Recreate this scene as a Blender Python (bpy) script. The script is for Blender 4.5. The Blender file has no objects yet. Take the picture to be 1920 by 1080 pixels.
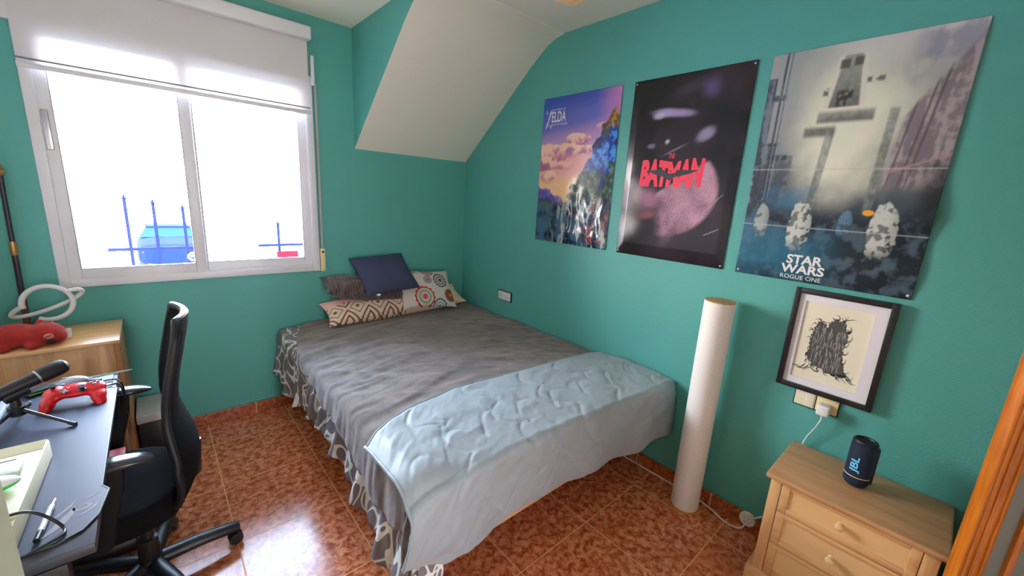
import bpy, bmesh, math, random
import numpy as np
from mathutils import Vector, Matrix, noise

S = bpy.context.scene
COL = S.collection
PI = math.pi
XR, YB, ZC = 2.061, 2.961, 2.55          # right wall, back wall, ceiling
XL, YF = -0.60, -0.80                    # left wall, front wall

# ------------------------------------------------------------------ camera, world, light, exposure
def make_camera():
    f, yaw, pitch, roll = 753.125, 0.736105, -0.222477, 0.060018
    cy, sy = math.cos(yaw), math.sin(yaw)
    fw = Vector((sy*math.cos(pitch), cy*math.cos(pitch), math.sin(pitch)))
    r = Vector((cy, -sy, 0)); u = r.cross(fw)
    cr, sr = math.cos(roll), math.sin(roll)
    r2 = cr*r + sr*u; u2 = -sr*r + cr*u
    cd = bpy.data.cameras.new('camera'); cd.sensor_width = 36; cd.lens = f/1920*36
    cd.clip_start = 0.02; cd.clip_end = 200
    c = bpy.data.objects.new('camera', cd); COL.objects.link(c)
    m = Matrix((r2, u2, -fw)).transposed().to_4x4()
    m.translation = Vector((0, 0, 1.53))
    c.matrix_world = m
    S.camera = c
make_camera()

w = bpy.data.worlds.new('sky'); S.world = w; w.use_nodes = True
bg = w.node_tree.nodes['Background']
_t = w.node_tree; _tc = _t.nodes.new('ShaderNodeTexCoord'); _sp = _t.nodes.new('ShaderNodeSeparateXYZ'); _cr = _t.nodes.new('ShaderNodeValToRGB')
_t.links.new(_tc.outputs['Generated'], _sp.inputs[0]); _t.links.new(_sp.outputs['Z'], _cr.inputs[0]); _t.links.new(_cr.outputs[0], bg.inputs['Color'])
_cr.color_ramp.elements.new(0.5)                         # bright haze at the horizon, blue higher up
for _e, (_p, _c) in zip(_cr.color_ramp.elements, ((0.05, (1.12, 0.97, 0.95, 1)), (0.28, (0.92, 0.92, 1.0, 1)), (0.50, (0.56, 0.74, 1.06, 1)))): _e.position = _p; _e.color = _c
bg.inputs['Strength'].default_value = 44.0

def portal(name, loc, rot, sx, sy):
    ld = bpy.data.lights.new(name, 'AREA'); ld.shape = 'RECTANGLE'; ld.size = sx; ld.size_y = sy
    ld.cycles.is_portal = True
    o = bpy.data.objects.new(name, ld); COL.objects.link(o); o.location = loc; o.rotation_euler = rot
portal('window_portal', (0.237, YB+0.17, 1.58), (PI/2, 0, PI), 1.24, 1.24)

portal('fill_slot_portal', (0.47, YF-0.05, 1.0), (-PI/2, 0, PI), 0.14, 2.0)  # sky sampled through an added slot behind the camera, for fill light
S.view_settings.view_transform = 'Standard'
S.view_settings.look = 'None'
S.view_settings.gamma = 1.0
S.view_settings.use_curve_mapping = False
S.view_settings.exposure = 0.10
S.cycles.use_denoising = True
S.cycles.max_bounces = 12
S.cycles.diffuse_bounces = 8
S.cycles.transparent_max_bounces = 12
S.cycles.sample_clamp_indirect = 8

# ------------------------------------------------------------------ object helpers
def place(o, parent=None):
    COL.objects.link(o)
    if parent is not None:
        o.parent = parent
        m = Matrix.Identity(4); q = parent
        chain = []
        while q is not None: chain.append(q); q = q.parent
        for q in reversed(chain): m = m @ q.matrix_parent_inverse @ q.matrix_basis
        o.matrix_parent_inverse = m.inverted()
    return o
def tag(o, label=None, cat=None, group=None, kind=None):
    if label: o['label'] = label
    if cat: o['category'] = cat
    if group: o['group'] = group
    if kind: o['kind'] = kind
    return o
def thing(name, label, cat, loc, group=None):
    o = bpy.data.objects.new(name, None); o.empty_display_size = 0.05
    o.location = loc; place(o)
    return tag(o, label, cat, group)

class MB:
    """collects shapes of ONE mesh"""
    def __init__(s): s.v, s.f, s.mi, s.cur = [], [], [], 0
    def add(s, v, f, M=None):
        n = len(s.v)
        s.v += [tuple(M @ Vector(p)) if M else tuple(p) for p in v]
        s.f += [tuple(i+n for i in q) for q in f]
        s.mi += [s.cur]*len(f); return s
    def from_bm(s, bm, M=None):
        bm.verts.ensure_lookup_table(); bm.verts.index_update()
        s.add([v.co[:] for v in bm.verts], [[v.index for v in f.verts] for f in bm.faces], M); bm.free(); return s
    def box(s, lo, hi, bev=0.0, seg=2, M=None):
        bm = bmesh.new(); bmesh.ops.create_cube(bm, size=1)
        for v in bm.verts: v.co = Vector([(lo[i]+hi[i])/2 + v.co[i]*(hi[i]-lo[i]) for i in range(3)])
        if bev > 0: bmesh.ops.bevel(bm, geom=bm.edges[:], offset=bev, segments=seg, affect='EDGES', profile=0.5)
        return s.from_bm(bm, M)
    def ball(s, c, r, n=20, M=None):
        bm = bmesh.new(); bmesh.ops.create_uvsphere(bm, u_segments=n, v_segments=max(6, n//2), radius=1)
        r = (r, r, r) if isinstance(r, (int, float)) else r
        for v in bm.verts: v.co = Vector([c[i]+v.co[i]*r[i] for i in range(3)])
        return s.from_bm(bm, M)
    def tube(s, pts, r, n=10, closed=False, caps=True, flat=None):
        P = [Vector(p) for p in pts]; k = len(P); rs = r if isinstance(r, (list, tuple)) else [r]*k
        V, F = [], []
        up = Vector((0, 0, 1)); prev = None
        for i in range(k):
            a = P[(i-1) % k] if (closed or i > 0) else P[i]; b = P[(i+1) % k] if (closed or i < k-1) else P[i]
            t = (b-a).normalized()
            if prev is None:
                x = t.cross(up)
                if x.length < 1e-3: x = t.cross(Vector((1, 0, 0)))
            else: x = prev - t*prev.dot(t)
            x.normalize(); prev = x; y = t.cross(x)
            fx, fy = flat if flat else (1, 1)
            for j in range(n):
                a_ = 2*PI*j/n
                V.append(P[i] + x*math.cos(a_)*rs[i]*fx + y*math.sin(a_)*rs[i]*fy)
        for i in range(k if closed else k-1):
            for j in range(n):
                F.append((i*n+j, i*n+(j+1) % n, ((i+1) % k)*n+(j+1) % n, ((i+1) % k)*n+j))
        if caps and not closed:
            F.append(tuple(range(n-1, -1, -1))); F.append(tuple((k-1)*n+j for j in range(n)))
        return s.add(V, F)
    def lathe(s, prof, c=(0, 0, 0), n=32, M=None):
        V, F = [], []
        for r, z in prof:
            for j in range(n):
                a = 2*PI*j/n; V.append((c[0]+r*math.cos(a), c[1]+r*math.sin(a), c[2]+z))
        for i in range(len(prof)-1):
            for j in range(n): F.append((i*n+j, i*n+(j+1) % n, (i+1)*n+(j+1) % n, (i+1)*n+j))
        if prof[0][0] > 1e-5: F.append(tuple(range(n-1, -1, -1)))
        if prof[-1][0] > 1e-5: F.append(tuple((len(prof)-1)*n+j for j in range(n)))
        return s.add(V, F, M)
    def prism(s, out, M, h):
        """2-D outline (ccw) extruded from 0 to h along local z, placed by M"""
        n = len(out)
        V = [(x, y, 0) for x, y in out] + [(x, y, h) for x, y in out]
        F = [tuple(range(n-1, -1, -1)), tuple(range(n, 2*n))] + [(i, (i+1) % n, n+(i+1) % n, n+i) for i in range(n)]
        return s.add(V, F, M)
    def grid(s, nu, nv, fn, closed_u=False):
        V = [fn(i/(nu-1) if not closed_u else i/nu, j/(nv-1)) for j in range(nv) for i in range(nu)]
        F = []
        for j in range(nv-1):
            for i in range(nu if closed_u else nu-1):
                a = j*nu+i; b = j*nu+(i+1) % nu
                F.append((a, b, b+nu, a+nu))
        return s.add(V, F)
    def build(s, name, mats, parent=None, smooth=True, solid=0.0, off=-1, angle=35, sub=0, fixn=True):
        me = bpy.data.meshes.new(name); me.from_pydata(s.v, [], s.f)
        mats = mats if isinstance(mats, (list, tuple)) else [mats]
        for m in mats: me.materials.append(m)
        if len(mats) > 1: me.polygons.foreach_set('material_index', s.mi)
        if fixn:
            bm = bmesh.new(); bm.from_mesh(me); bmesh.ops.recalc_face_normals(bm, faces=bm.faces[:]); bm.to_mesh(me); bm.free()
        if smooth:
            me.polygons.foreach_set('use_smooth', [True]*len(me.polygons))
            me.set_sharp_from_angle(angle=math.radians(angle))
        me.update()
        o = bpy.data.objects.new(name, me); place(o, parent)
        if solid > 0:
            md = o.modifiers.new('thickness', 'SOLIDIFY'); md.thickness = solid; md.offset = off
        if sub:
            md = o.modifiers.new('round', 'SUBSURF'); md.levels = sub; md.render_levels = sub
        return o
def remeshed(mb, voxel, smooth=6):
    """fuse overlapping shapes of one MB into one continuous skin"""
    me = bpy.data.meshes.new('t'); me.from_pydata(mb.v, [], mb.f)
    o = bpy.data.objects.new('t', me); COL.objects.link(o)
    r = o.modifiers.new('r', 'REMESH'); r.mode = 'VOXEL'; r.voxel_size = voxel
    sm = o.modifiers.new('s', 'SMOOTH'); sm.factor = 0.5; sm.iterations = smooth
    bpy.context.view_layer.update()
    m2 = bpy.data.meshes.new_from_object(o.evaluated_get(bpy.context.evaluated_depsgraph_get()))
    out = MB(); out.add([v.co[:] for v in m2.vertices], [tuple(p.vertices) for p in m2.polygons])
    bpy.data.objects.remove(o); bpy.data.meshes.remove(me); bpy.data.meshes.remove(m2)
    return out
def text_shape(txt, bold=0.0, shear=0.0, depth=0.0):
    """lettering as vertices in the unit box, and faces"""
    cu = bpy.data.curves.new('t', 'FONT'); cu.body = txt; cu.offset = bold; cu.shear = shear; cu.extrude = depth; cu.resolution_u = 4
    o = bpy.data.objects.new('t', cu); COL.objects.link(o); bpy.context.view_layer.update()
    m2 = bpy.data.meshes.new_from_object(o.evaluated_get(bpy.context.evaluated_depsgraph_get()))
    V = np.array([v.co[:] for v in m2.vertices]); F = [tuple(p.vertices) for p in m2.polygons]
    bpy.data.objects.remove(o); bpy.data.curves.remove(cu); bpy.data.meshes.remove(m2)
    V -= V.min(0); V[:, :2] /= V.max(0)[:2]
    return V, F
def fbm(x, y, z=0.0, o=4):
    return noise.fractal(Vector((x, y, z)), 1.0, 2.0, o)      # about -1..1

# ------------------------------------------------------------------ materials
class NT:
    def __init__(s, name):
        s.m = bpy.data.materials.new(name); s.m.use_nodes = True; s.t = s.m.node_tree
        s.b = s.t.nodes['Principled BSDF']; s.out = s.t.nodes['Material Output']
    def n(s, typ, ins=None, **props):
        nd = s.t.nodes.new(typ)
        for k, v in props.items(): setattr(nd, k, v)
        for k, v in (ins or {}).items(): s.set(nd.inputs[k], v)
        return nd
    def set(s, sock, v):
        if isinstance(v, bpy.types.NodeSocket): s.t.links.new(v, sock)
        else: sock.default_value = v
    def math(s, op, a, b=0.0, c=0.0):
        nd = s.t.nodes.new('ShaderNodeMath'); nd.operation = op
        s.set(nd.inputs[0], a); s.set(nd.inputs[1], b); s.set(nd.inputs[2], c); return nd.outputs[0]
    def mix(s, f, a, b):
        nd = s.t.nodes.new('ShaderNodeMix'); nd.data_type = 'RGBA'
        s.set(nd.inputs['Factor'], f); s.set(nd.inputs['A'], rgba(a)); s.set(nd.inputs['B'], rgba(b)); return nd.outputs['Result']
    def noise(s, scale, detail=3, vec=None, rough=0.5, dist=0.0):
        nd = s.n('ShaderNodeTexNoise', {'Scale': scale, 'Detail': detail, 'Roughness': rough, 'Distortion': dist})
        s.t.links.new(vec if vec else s.pos(), nd.inputs['Vector']); return nd.outputs['Fac']
    def pos(s):
        if not hasattr(s, '_p'): s._p = s.n('ShaderNodeTexCoord').outputs['Object']
        return s._p
    def scaled(s, v, off=(0, 0, 0)):
        nd = s.n('ShaderNodeMapping', {'Scale': v, 'Location': off}); s.t.links.new(s.pos(), nd.inputs['Vector']); return nd.outputs['Vector']
    def ramp(s, fac, stops):
        nd = s.t.nodes.new('ShaderNodeValToRGB'); e = nd.color_ramp.elements
        while len(e) < len(stops): e.new(0.5)
        for el, (p, c) in zip(e, stops): el.position = p; el.color = rgba(c)
        s.set(nd.inputs[0], fac); return nd.outputs[0]
    def bump(s, h, strength=0.3, dist=0.01):
        nd = s.n('ShaderNodeBump', {'Strength': strength, 'Distance': dist, 'Height': h})
        s.t.links.new(nd.outputs['Normal'], s.b.inputs['Normal'])
    def base(s, c, rough=0.5, **kw):
        s.set(s.b.inputs['Base Color'], rgba(c)); s.set(s.b.inputs['Roughness'], rough)
        for k, v in kw.items(): s.set(s.b.inputs[k.replace('_', ' ')], v)
        return s
def rgba(c):
    if isinstance(c, bpy.types.NodeSocket): return c
    return tuple(c) if len(c) == 4 else (*c, 1.0)
def srgb(r, g, b):
    f = lambda v: v/12.92 if v <= 0.04045 else ((v+0.055)/1.055)**2.4
    return (f(r/255), f(g/255), f(b/255))

def plain(name, c, rough=0.5, var=0.12, scale=12, bump=0.0, bscale=200, **kw):
    t = NT(name)
    d = tuple(x*(1-var) for x in c); l = tuple(min(1, x*(1+var)) for x in c)
    t.base(t.mix(t.noise(scale), d, l), rough, **kw)
    if bump: t.bump(t.noise(bscale, 2), bump, 0.003)
    return t.m
def wood(name, dark, light, axis='y', rough=0.4, scale=1.0, bands=None):
    t = NT(name)
    sc = {'x': (1.2, 18, 18), 'y': (18, 1.2, 18), 'z': (18, 18, 1.2)}[axis]
    v = t.scaled(tuple(q*scale for q in sc))
    g = t.noise(1.6, 5, v, 0.6, 0.6)
    fine = t.noise(9, 2, v, 0.5)
    c = t.ramp(t.math('ADD', t.math('MULTIPLY', g, 0.75), t.math('MULTIPLY', fine, 0.25)), [(0.32, dark), (0.68, light)])
    if bands:                                       # glued staves of slightly different tone
        sep = t.n('ShaderNodeSeparateXYZ'); t.t.links.new(t.pos(), sep.inputs[0])
        k = t.math('FLOOR', t.math('MULTIPLY', sep.outputs[bands[0]], 1/bands[1]))
        wn = t.n('ShaderNodeTexWhiteNoise', noise_dimensions='1D'); t.t.links.new(k, wn.inputs['W'])
        hs = t.n('ShaderNodeHueSaturation', {'Color': c, 'Value': t.math('MULTIPLY_ADD', wn.outputs['Value'], 0.22, 0.86)})
        c = hs.outputs['Color']
    t.base(c, rough); t.bump(fine, 0.06, 0.002)
    return t.m

M = {}
TEAL = srgb(84, 164, 154)
M['teal'] = plain('teal_wall_paint', TEAL, 0.55, 0.04, 3, 0.35, 160)
M['white_paint'] = plain('white_ceiling_paint', (0.88, 0.84, 0.73), 0.8, 0.02, 3, 0.25, 140)
M['cream_wall'] = plain('cream_wall_paint', (0.82, 0.80, 0.80), 0.7, 0.03, 3, 0.3, 140)  # pale tone chosen so the left and front walls bounce more light
M['sage'] = plain('sage_paint', srgb(176, 186, 160), 0.5, 0.03, 5)
M['alu'] = plain('white_lacquered_aluminium', (0.74, 0.74, 0.77), 0.35, 0.03, 6)
M['grey_seal'] = plain('grey_seal', (0.25, 0.25, 0.27), 0.5)
M['cream_plastic'] = plain('cream_plastic', srgb(232, 214, 160), 0.4, 0.04)
M['white_plastic'] = plain('white_plastic', (0.78, 0.78, 0.77), 0.35, 0.03)
M['ivory_plastic'] = plain('ivory_plastic', srgb(226, 222, 196), 0.4, 0.03)
M['black_plastic'] = plain('black_plastic', (0.010, 0.010, 0.011), 0.4, 0.1)
M['black_metal'] = plain('black_metal', (0.012, 0.012, 0.013), 0.35, 0.1)
M['chrome'] = plain('grey_metal', (0.5, 0.5, 0.52), 0.3, 0.05, Metallic=1.0)
M['tan_cap'] = plain('tan_board', srgb(186, 150, 100), 0.7, 0.15, 60)
M['amber'] = plain('amber_rim', srgb(190, 130, 40), 0.5, 0.1, 30)

def floor_mat():
    t = NT('glazed_terracotta_tiles')
    sep = t.n('ShaderNodeSeparateXYZ'); t.t.links.new(t.pos(), sep.inputs[0])
    def line(sock, off, pitch=0.435, w=0.0024):
        m_ = t.math('FLOORED_MODULO', t.math('SUBTRACT', sock, off), pitch)
        d = t.math('MINIMUM', m_, t.math('SUBTRACT', pitch, m_))
        return t.math('LESS_THAN', d, w)
    g = t.math('MAXIMUM', line(sep.outputs[0], 0.137), line(sep.outputs[1], 0.950))
    big = t.noise(9, 4, None, 0.6); small = t.noise(33, 6, None, 0.68, 0.5)
    c = t.ramp(small, [(0.30, srgb(84, 34, 14)), (0.43, srgb(160, 78, 42)), (0.54, srgb(212, 132, 90)), (0.72, srgb(234, 172, 134))])
    c = t.mix(t.math('MULTIPLY', t.ramp(big, [(0.35, (0, 0, 0)), (0.7, (1, 1, 1))]), 0.45), c, srgb(176, 84, 40))
    c = t.mix(g, c, srgb(222, 158, 98))
    t.base(c, t.math('MULTIPLY_ADD', g, 0.4, 0.19))
    t.set(t.b.inputs['Specular IOR Level'], 0.42)
    t.bump(t.math('SUBTRACT', t.math('MULTIPLY', t.noise(25, 2), 0.06), g), 0.25, 0.002)
    return t.m
M['floor'] = floor_mat()

def skirting_mat(ax, off):
    t = NT('terracotta_skirting')
    sep = t.n('ShaderNodeSeparateXYZ'); t.t.links.new(t.pos(), sep.inputs[0])
    m_ = t.math('FLOORED_MODULO', t.math('SUBTRACT', sep.outputs[ax], off), 0.435)
    g = t.math('LESS_THAN', m_, 0.005)
    small = t.noise(42, 5, None, 0.65, 0.8)
    c = t.ramp(small, [(0.30, srgb(98, 42, 18)), (0.5, srgb(160, 82, 44)), (0.72, srgb(200, 122, 80))])
    t.base(t.mix(g, c, srgb(215, 170, 125)), 0.25)
    return t.m

# ------------------------------------------------------------------ room shell
def struct(name, mb, m, parent=None, **kw):
    o = mb.build(name, m, parent, **kw)
    if parent is None: o['kind'] = 'structure'
    return o
T = 0.22
WX0, WX1, WZ0, WZ1 = -0.368, 0.842, 0.965, 2.19     # window opening in the back wall
struct('floor', MB().box((XL-T, YF-T, -0.1), (XR+T, YB+T, 0)), M['floor'], smooth=False)
struct('ceiling', MB().box((XL-T, YF-T, ZC), (XR+T, YB+T, ZC+0.1)), M['white_paint'], smooth=False)
b = MB()
b.box((XL-T, YB, 0), (WX0, YB+T, ZC)); b.box((WX1, YB, 0), (XR+T, YB+T, ZC))
b.box((WX0, YB, 0), (WX1, YB+T, WZ0)); b.box((WX0, YB, WZ1), (WX1, YB+T, ZC))
struct('wall_back', b, M['teal'], smooth=False)
struct('wall_right', MB().box((XR, YF-T, 0), (XR+T, YB, ZC)), M['teal'], smooth=False)
struct('wall_left', MB().box((XL-T, 0.585, 0), (XL, YB, ZC)), M['cream_wall'], smooth=False)
b = MB(); DX0, DX1 = 0.41, 0.53
b.box((-0.138, YF-T, 0), (DX0, YF, ZC)); b.box((DX1, YF-T, 0), (XR, YF, ZC)); b.box((DX0, YF-T, 2.03), (DX1, YF, ZC))  # unseen narrow slot left open to let fill daylight in
struct('wall_front', b, M['cream_wall'], smooth=False)
struct('trim_1', MB().box((XL-T, YF-T, 0), (-0.138, 0.585, ZC), 0.004), M['sage'], smooth=False)

# sloped underside of the roof, dropping to the back wall, with its painted cheek
SX = 1.118
prof = [(YB, 1.795), (2.215, 2.405), (2.14, 2.458), (2.07, 2.505), (2.00, 2.533), (1.93, ZC-0.004), (1.93, ZC), (YB, ZC)]
b = MB()
V = [(SX, y, z) for y, z in prof] + [(XR, y, z) for y, z in prof]; n = len(prof)
b.add(V, [(i, i+1, n+i+1, n+i) for i in range(n-1)]); b.cur = 1
b.add(V, [tuple(range(n))])
struct('ceiling_slope', b, [M['white_paint'], M['teal']], smooth=True, angle=40)

SK = 0.078
struct('baseboard_back', MB().box((XL, YB-0.012, 0), (XR, YB, SK), 0.002), skirting_mat(0, 0.40), smooth=False)
struct('baseboard_right', MB().box((XR-0.012, YF, 0), (XR, YB-0.012, SK), 0.002), skirting_mat(1, 0.610), smooth=False)

# ------------------------------------------------------------------ window
win = thing('window_1', None, None, ((WX0+WX1)/2, YB, WZ0)); win['kind'] = 'structure'
def ring(b, x0, x1, z0, z1, y0, y1, t, bev=0.003, tb=None, tt=None):
    tb = tb or t; tt = tt or t
    b.box((x0, y0, z0), (x0+t, y1, z1), bev); b.box((x1-t, y0, z0), (x1, y1, z1), bev)
    b.box((x0+t, y0, z0), (x1-t, y1, z0+tb), bev); b.box((x0+t, y0, z1-tt), (x1-t, y1, z1), bev); return b
FX0, FX1, FZ0, FZ1 = -0.378, 0.852, 0.950, 2.20
b = ring(MB(), FX0, FX1, FZ0, FZ1, YB-0.012, YB+0.06, 0.040)
b.build('window_frame', M['alu'], win, angle=30)
def glass_mat():
    t = NT('clear_window_glass')
    tr = t.n('ShaderNodeBsdfTransparent', {'Color': (0.97, 0.985, 0.98, 1)}); gl = t.n('ShaderNodeBsdfGlossy', {'Roughness': 0.02})
    fr = t.n('ShaderNodeFresnel', {'IOR': 1.35}); mx = t.n('ShaderNodeMixShader')
    t.t.links.new(fr.outputs[0], mx.inputs[0]); t.t.links.new(tr.outputs[0], mx.inputs[1]); t.t.links.new(gl.outputs[0], mx.inputs[2])
    t.t.links.new(mx.outputs[0], t.out.inputs['Surface']); return t.m
M['glass'] = glass_mat()
def sash(x0, x1, y0, handle):
    st = ring(MB(), x0, x1, FZ0+0.036, FZ1-0.036, y0, y0+0.024, 0.050, 0.003, tb=0.055).build('sash', M['alu'], win, angle=30)
    ring(MB(), x0+0.047, x1-0.047, FZ0+0.088, FZ1-0.083, y0+0.002, y0+0.022, 0.006, 0).build('seal', M['grey_seal'], st, smooth=False)
    MB().box((x0+0.049, y0+0.010, FZ0+0.090), (x1-0.049, y0+0.014, FZ1-0.085)).build('pane', M['glass'], st, smooth=False)
    if handle:
        MB().box((x0+0.010, y0-0.003, 1.62), (x0+0.034, y0+0.002, 1.80), 0.003).build('latch', M['chrome'], st)
sash(FX0+0.034, 0.222, YB-0.004, True)
sash(0.182, FX1-0.034, YB+0.028, False)

# roller shutter box above the window
sb = MB().box((-0.56, YB-0.030, 2.155), (0.828, YB-0.001, 2.46), 0.004).build('trim_2', M['alu'], None, angle=30); sb['kind'] = 'structure'

# ------------------------------------------------------------------ roller blind, shutter strap
def blind_mat():
    t = NT('translucent_blind_cloth')
    t.base((0.74, 0.72, 0.73), 0.8)
    tl = t.n('ShaderNodeBsdfTranslucent', {'Color': (0.80, 0.78, 0.80, 1)}); mx = t.n('ShaderNodeMixShader', {0: 0.15})
    t.t.links.new(t.b.outputs[0], mx.inputs[1]); t.t.links.new(tl.outputs[0], mx.inputs[2])
    t.t.links.new(mx.outputs[0], t.out.inputs['Surface']); return t.m
bl = thing('roller_blind', 'white roller blind drawn a third of the way down over the window', 'blind', (0.23, YB-0.06, 2.40))
b = MB().box((-0.40, YB-0.095, 2.385), (0.842, YB-0.030, 2.46), 0.012, 3)
b.build('cassette', M['alu'], bl, angle=30)
BX0, BX1 = -0.371, 0.826
MB().grid(40, 30, lambda u, v: (BX0+(BX1-BX0)*u, YB-0.040-0.004*math.sin(u*5+v*2), 1.985+v*0.44)).build('blind_cloth', blind_mat(), bl)
MB().box((BX0-0.004, YB-0.050, 1.964), (BX1+0.004, YB-0.034, 1.986), 0.004).build('bottom_bar', M['alu'], bl, angle=30)
MB().tube([(BX0-0.002, YB-0.043, 2.003), (BX1+0.002, YB-0.043, 2.003)], 0.004, 8).build('hem_rod', M['grey_seal'], bl)
bc = MB(); zz = 2.39
while zz > 1.30:
    bc.ball((0.8335, YB-0.040, zz), 0.0018, 6); zz -= 0.010
bc.build('bead_chain', M['white_plastic'], bl)

ss = thing('shutter_strap', 'grey shutter strap running down beside the window to a cream winder box', 'shutter strap', (0.868, YB, 0.94))
MB().box((0.846, YB-0.028, 2.145), (0.868, YB, 2.318), 0.004).build('strap_guide', M['alu'], ss, angle=30)
MB().box((0.863, YB-0.016, 1.04), (0.877, YB-0.0145, 2.16)).build('strap', plain('grey_webbing', (0.42, 0.41, 0.38), 0.8, 0.1, 80), ss, smooth=False)
wb = MB().box((0.856, YB-0.026, 0.945), (0.886, YB, 1.105), 0.005).build('winder_box', M['cream_plastic'], ss, angle=30)
MB().box((0.863, YB-0.028, 1.076), (0.879, YB-0.025, 1.088)).build('slot', M['black_plastic'], wb, smooth=False)
MB().ball((0.872, YB-0.026, 0.956), 0.003, 8).build('screw', M['black_plastic'], wb)

# ------------------------------------------------------------------ outdoors: terrace rail, car, board
struct('ground', MB().box((-25, YB+T+0.02, -0.95), (25, 40, -0.85)), plain('pale_concrete_ground', (0.62, 0.61, 0.58), 0.9, 0.05, 2), smooth=False)
INK = plain('black_iron_blue_flare', (0.006, 0.008, 0.034), 0.9, Specular_IOR_Level=0.1)  # black iron; the blue of the flare is put into its colour
fy = 4.6
def railing(label, x0, x1, posts):
    fe = thing('terrace_railing', label, 'railing', ((x0+x1)/2, fy, -0.85))
    MB().box((x0, fy-0.012, 0.905), (x1, fy+0.012, 0.930), 0.003).build('rail', INK, fe, angle=30)
    MB().box((x0, fy-0.010, -0.80), (x1, fy+0.010, -0.77), 0.003).build('rail', INK, fe, angle=30)
    for x, top in posts:
        b = MB().box((x-0.011, fy-0.011, -0.85), (x+0.011, fy+0.011, top-0.03))
        b.lathe([(0.011, 0), (0.022, 0.006), (0.022, 0.012), (0.010, 0.016), (0.006, 0.03), (0.0, 0.04)], (x, fy, top-0.032), 10)
        b.build('post', INK, fe, angle=30)
    return fe
fe = railing('dark iron railing with three spear posts outside the left pane', -0.29, 0.33, [(-0.15, 1.36), (0.023, 1.33), (0.216, 1.29)])
railing('right stretch of iron railing with one spear post outside the right pane', 0.765, 1.30, [(0.947, 1.155)])  # rail left out between the two stretches to imitate washed-out glare
SCR = [(0.250+0.045*(1-k/34)*math.cos(k*0.32), fy-0.03, 0.835+0.045*(1-k/34)*math.sin(k*0.32)) for k in range(30)]
MB().tube(SCR, 0.008, 8).build('scroll', M['white_plastic'], fe)
bd = thing('hanging_board', 'small red board hung on the railing outside the right pane', 'board', (1.01, fy-0.02, 0.80))
MB().box((0.915, fy-0.040, 0.760), (1.110, fy-0.026, 0.858), 0.004).build('panel', plain('deep_red_paint', (0.060, 0.0035, 0.010), 0.9, Specular_IOR_Level=0.05), bd, angle=30)
for x in (0.95, 1.07):
    MB().tube([(x, fy-0.033, 0.855), (x, fy-0.02, 0.92), (x, fy+0.016, 0.936), (x, fy+0.018, 0.90)], 0.003, 6).build('hook', INK, bd)

def car():
    r = thing('car', 'blue car parked outside, seen low behind the railing in the left pane', 'car', (0.34, 14.2, -0.85))
    paint = plain('deep_blue_car_paint', (0.004, 0.010, 0.052), 0.9, Specular_IOR_Level=0.05); gl = plain('dark_car_glass', (0.006, 0.022, 0.050), 0.9, Specular_IOR_Level=0.05)
    cx = 0.34
    # hull: cross-sections from the bonnet back to the tail
    secs = [(13.3, 0.55, -0.62, -0.22), (13.45, 0.66, -0.66, -0.16), (14.1, 0.70, -0.66, -0.07), (15.2, 0.70, -0.66, -0.02), (16.4, 0.70, -0.66, -0.04), (16.9, 0.70, -0.62, -0.12)]
    def hull(u, v):
        k = v*(len(secs)-1); i = min(int(k), len(secs)-2); f = k-i
        y, hw, z0, z1 = [secs[i][q]*(1-f)+secs[i+1][q]*f for q in range(4)]
        a = 2*PI*u; c, s_ = math.cos(a), math.sin(a)
        p = 0.45
        return (cx+hw*math.copysign(abs(c)**p, c), y, (z0+z1)/2+(z1-z0)/2*math.copysign(abs(s_)**p, s_))
    b = MB().grid(32, 26, hull, True); n = 32
    b.f += [tuple(range(n)), tuple(len(b.v)-n+i for i in range(n))]; b.mi += [0, 0]
    b.build('hull', paint, r, angle=50)
    b = MB()
    def cab(u, v):
        y0, y1 = 14.25+0.55*v, 16.5-0.35*v; hw = 0.62-0.14*v; z = -0.06+0.20*v
        q = [(cx-hw, y0), (cx+hw, y0), (cx+hw, y1), (cx-hw, y1)]
        k = u*4; i = int(k) % 4; f = k-int(k)
        return (q[i][0]*(1-f)+q[(i+1) % 4][0]*f, q[i][1]*(1-f)+q[(i+1) % 4][1]*f, z)
    b.grid(16, 5, cab, True).build('cabin_glass', gl, r, angle=30)
    MB().box((cx-0.47, 14.78, 0.13), (cx+0.47, 16.18, 0.18), 0.03).build('roof', paint, r)
    for s_ in (-1, 1):
        for y in (13.95, 16.2):
            MB().lathe([(0.0, -0.09), (0.22, -0.09), (0.28, -0.06), (0.28, 0.06), (0.22, 0.09), (0, 0.09)], (0, 0, 0), 24,
                       Matrix.Translation((cx+s_*0.62, y, -0.57)) @ Matrix.Rotation(PI/2, 4, 'Y')).build('wheel', M['black_plastic'], r)
        MB().ball((cx+s_*0.46, 13.36, -0.33), (0.13, 0.06, 0.07), 12).build('headlamp', M['grey_seal'], r)
car()

# ------------------------------------------------------------------ posters on the right wall
def poster_mat(name, rough=0.28, gloss=0.30):
    t = NT(name); a = t.n('ShaderNodeVertexColor', layer_name='ink')
    t.base(a.outputs['Color'], rough); t.set(t.b.inputs['Specular IOR Level'], 0.25)
    t.set(t.b.inputs['Coat Weight'], gloss); t.set(t.b.inputs['Coat Roughness'], 0.14); return t.m
def on_wall(y1, z0, w, h, wave):
    """u to the right as one looks at the wall, v upwards"""
    return lambda u, v, lift=0.0: (XR-0.004-wave(u, v)-lift, y1-u*w, z0+v*h)
def npfbm(U, V, sx, sy, seed, o=4):
    out = np.zeros(U.shape)
    for idx in np.ndindex(U.shape):
        out[idx] = noise.fractal(Vector((U[idx]*sx, V[idx]*sy, seed)), 1.0, 2.0, o)
    return out
def ss_(x, a, b):
    t = np.clip((x-a)/(b-a), 0, 1); return t*t*(3-2*t)
def lerp(a, b, t): return a*(1-t[..., None])+b*t[..., None]
def C(r, g, b): return np.array(srgb(r, g, b))
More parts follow.
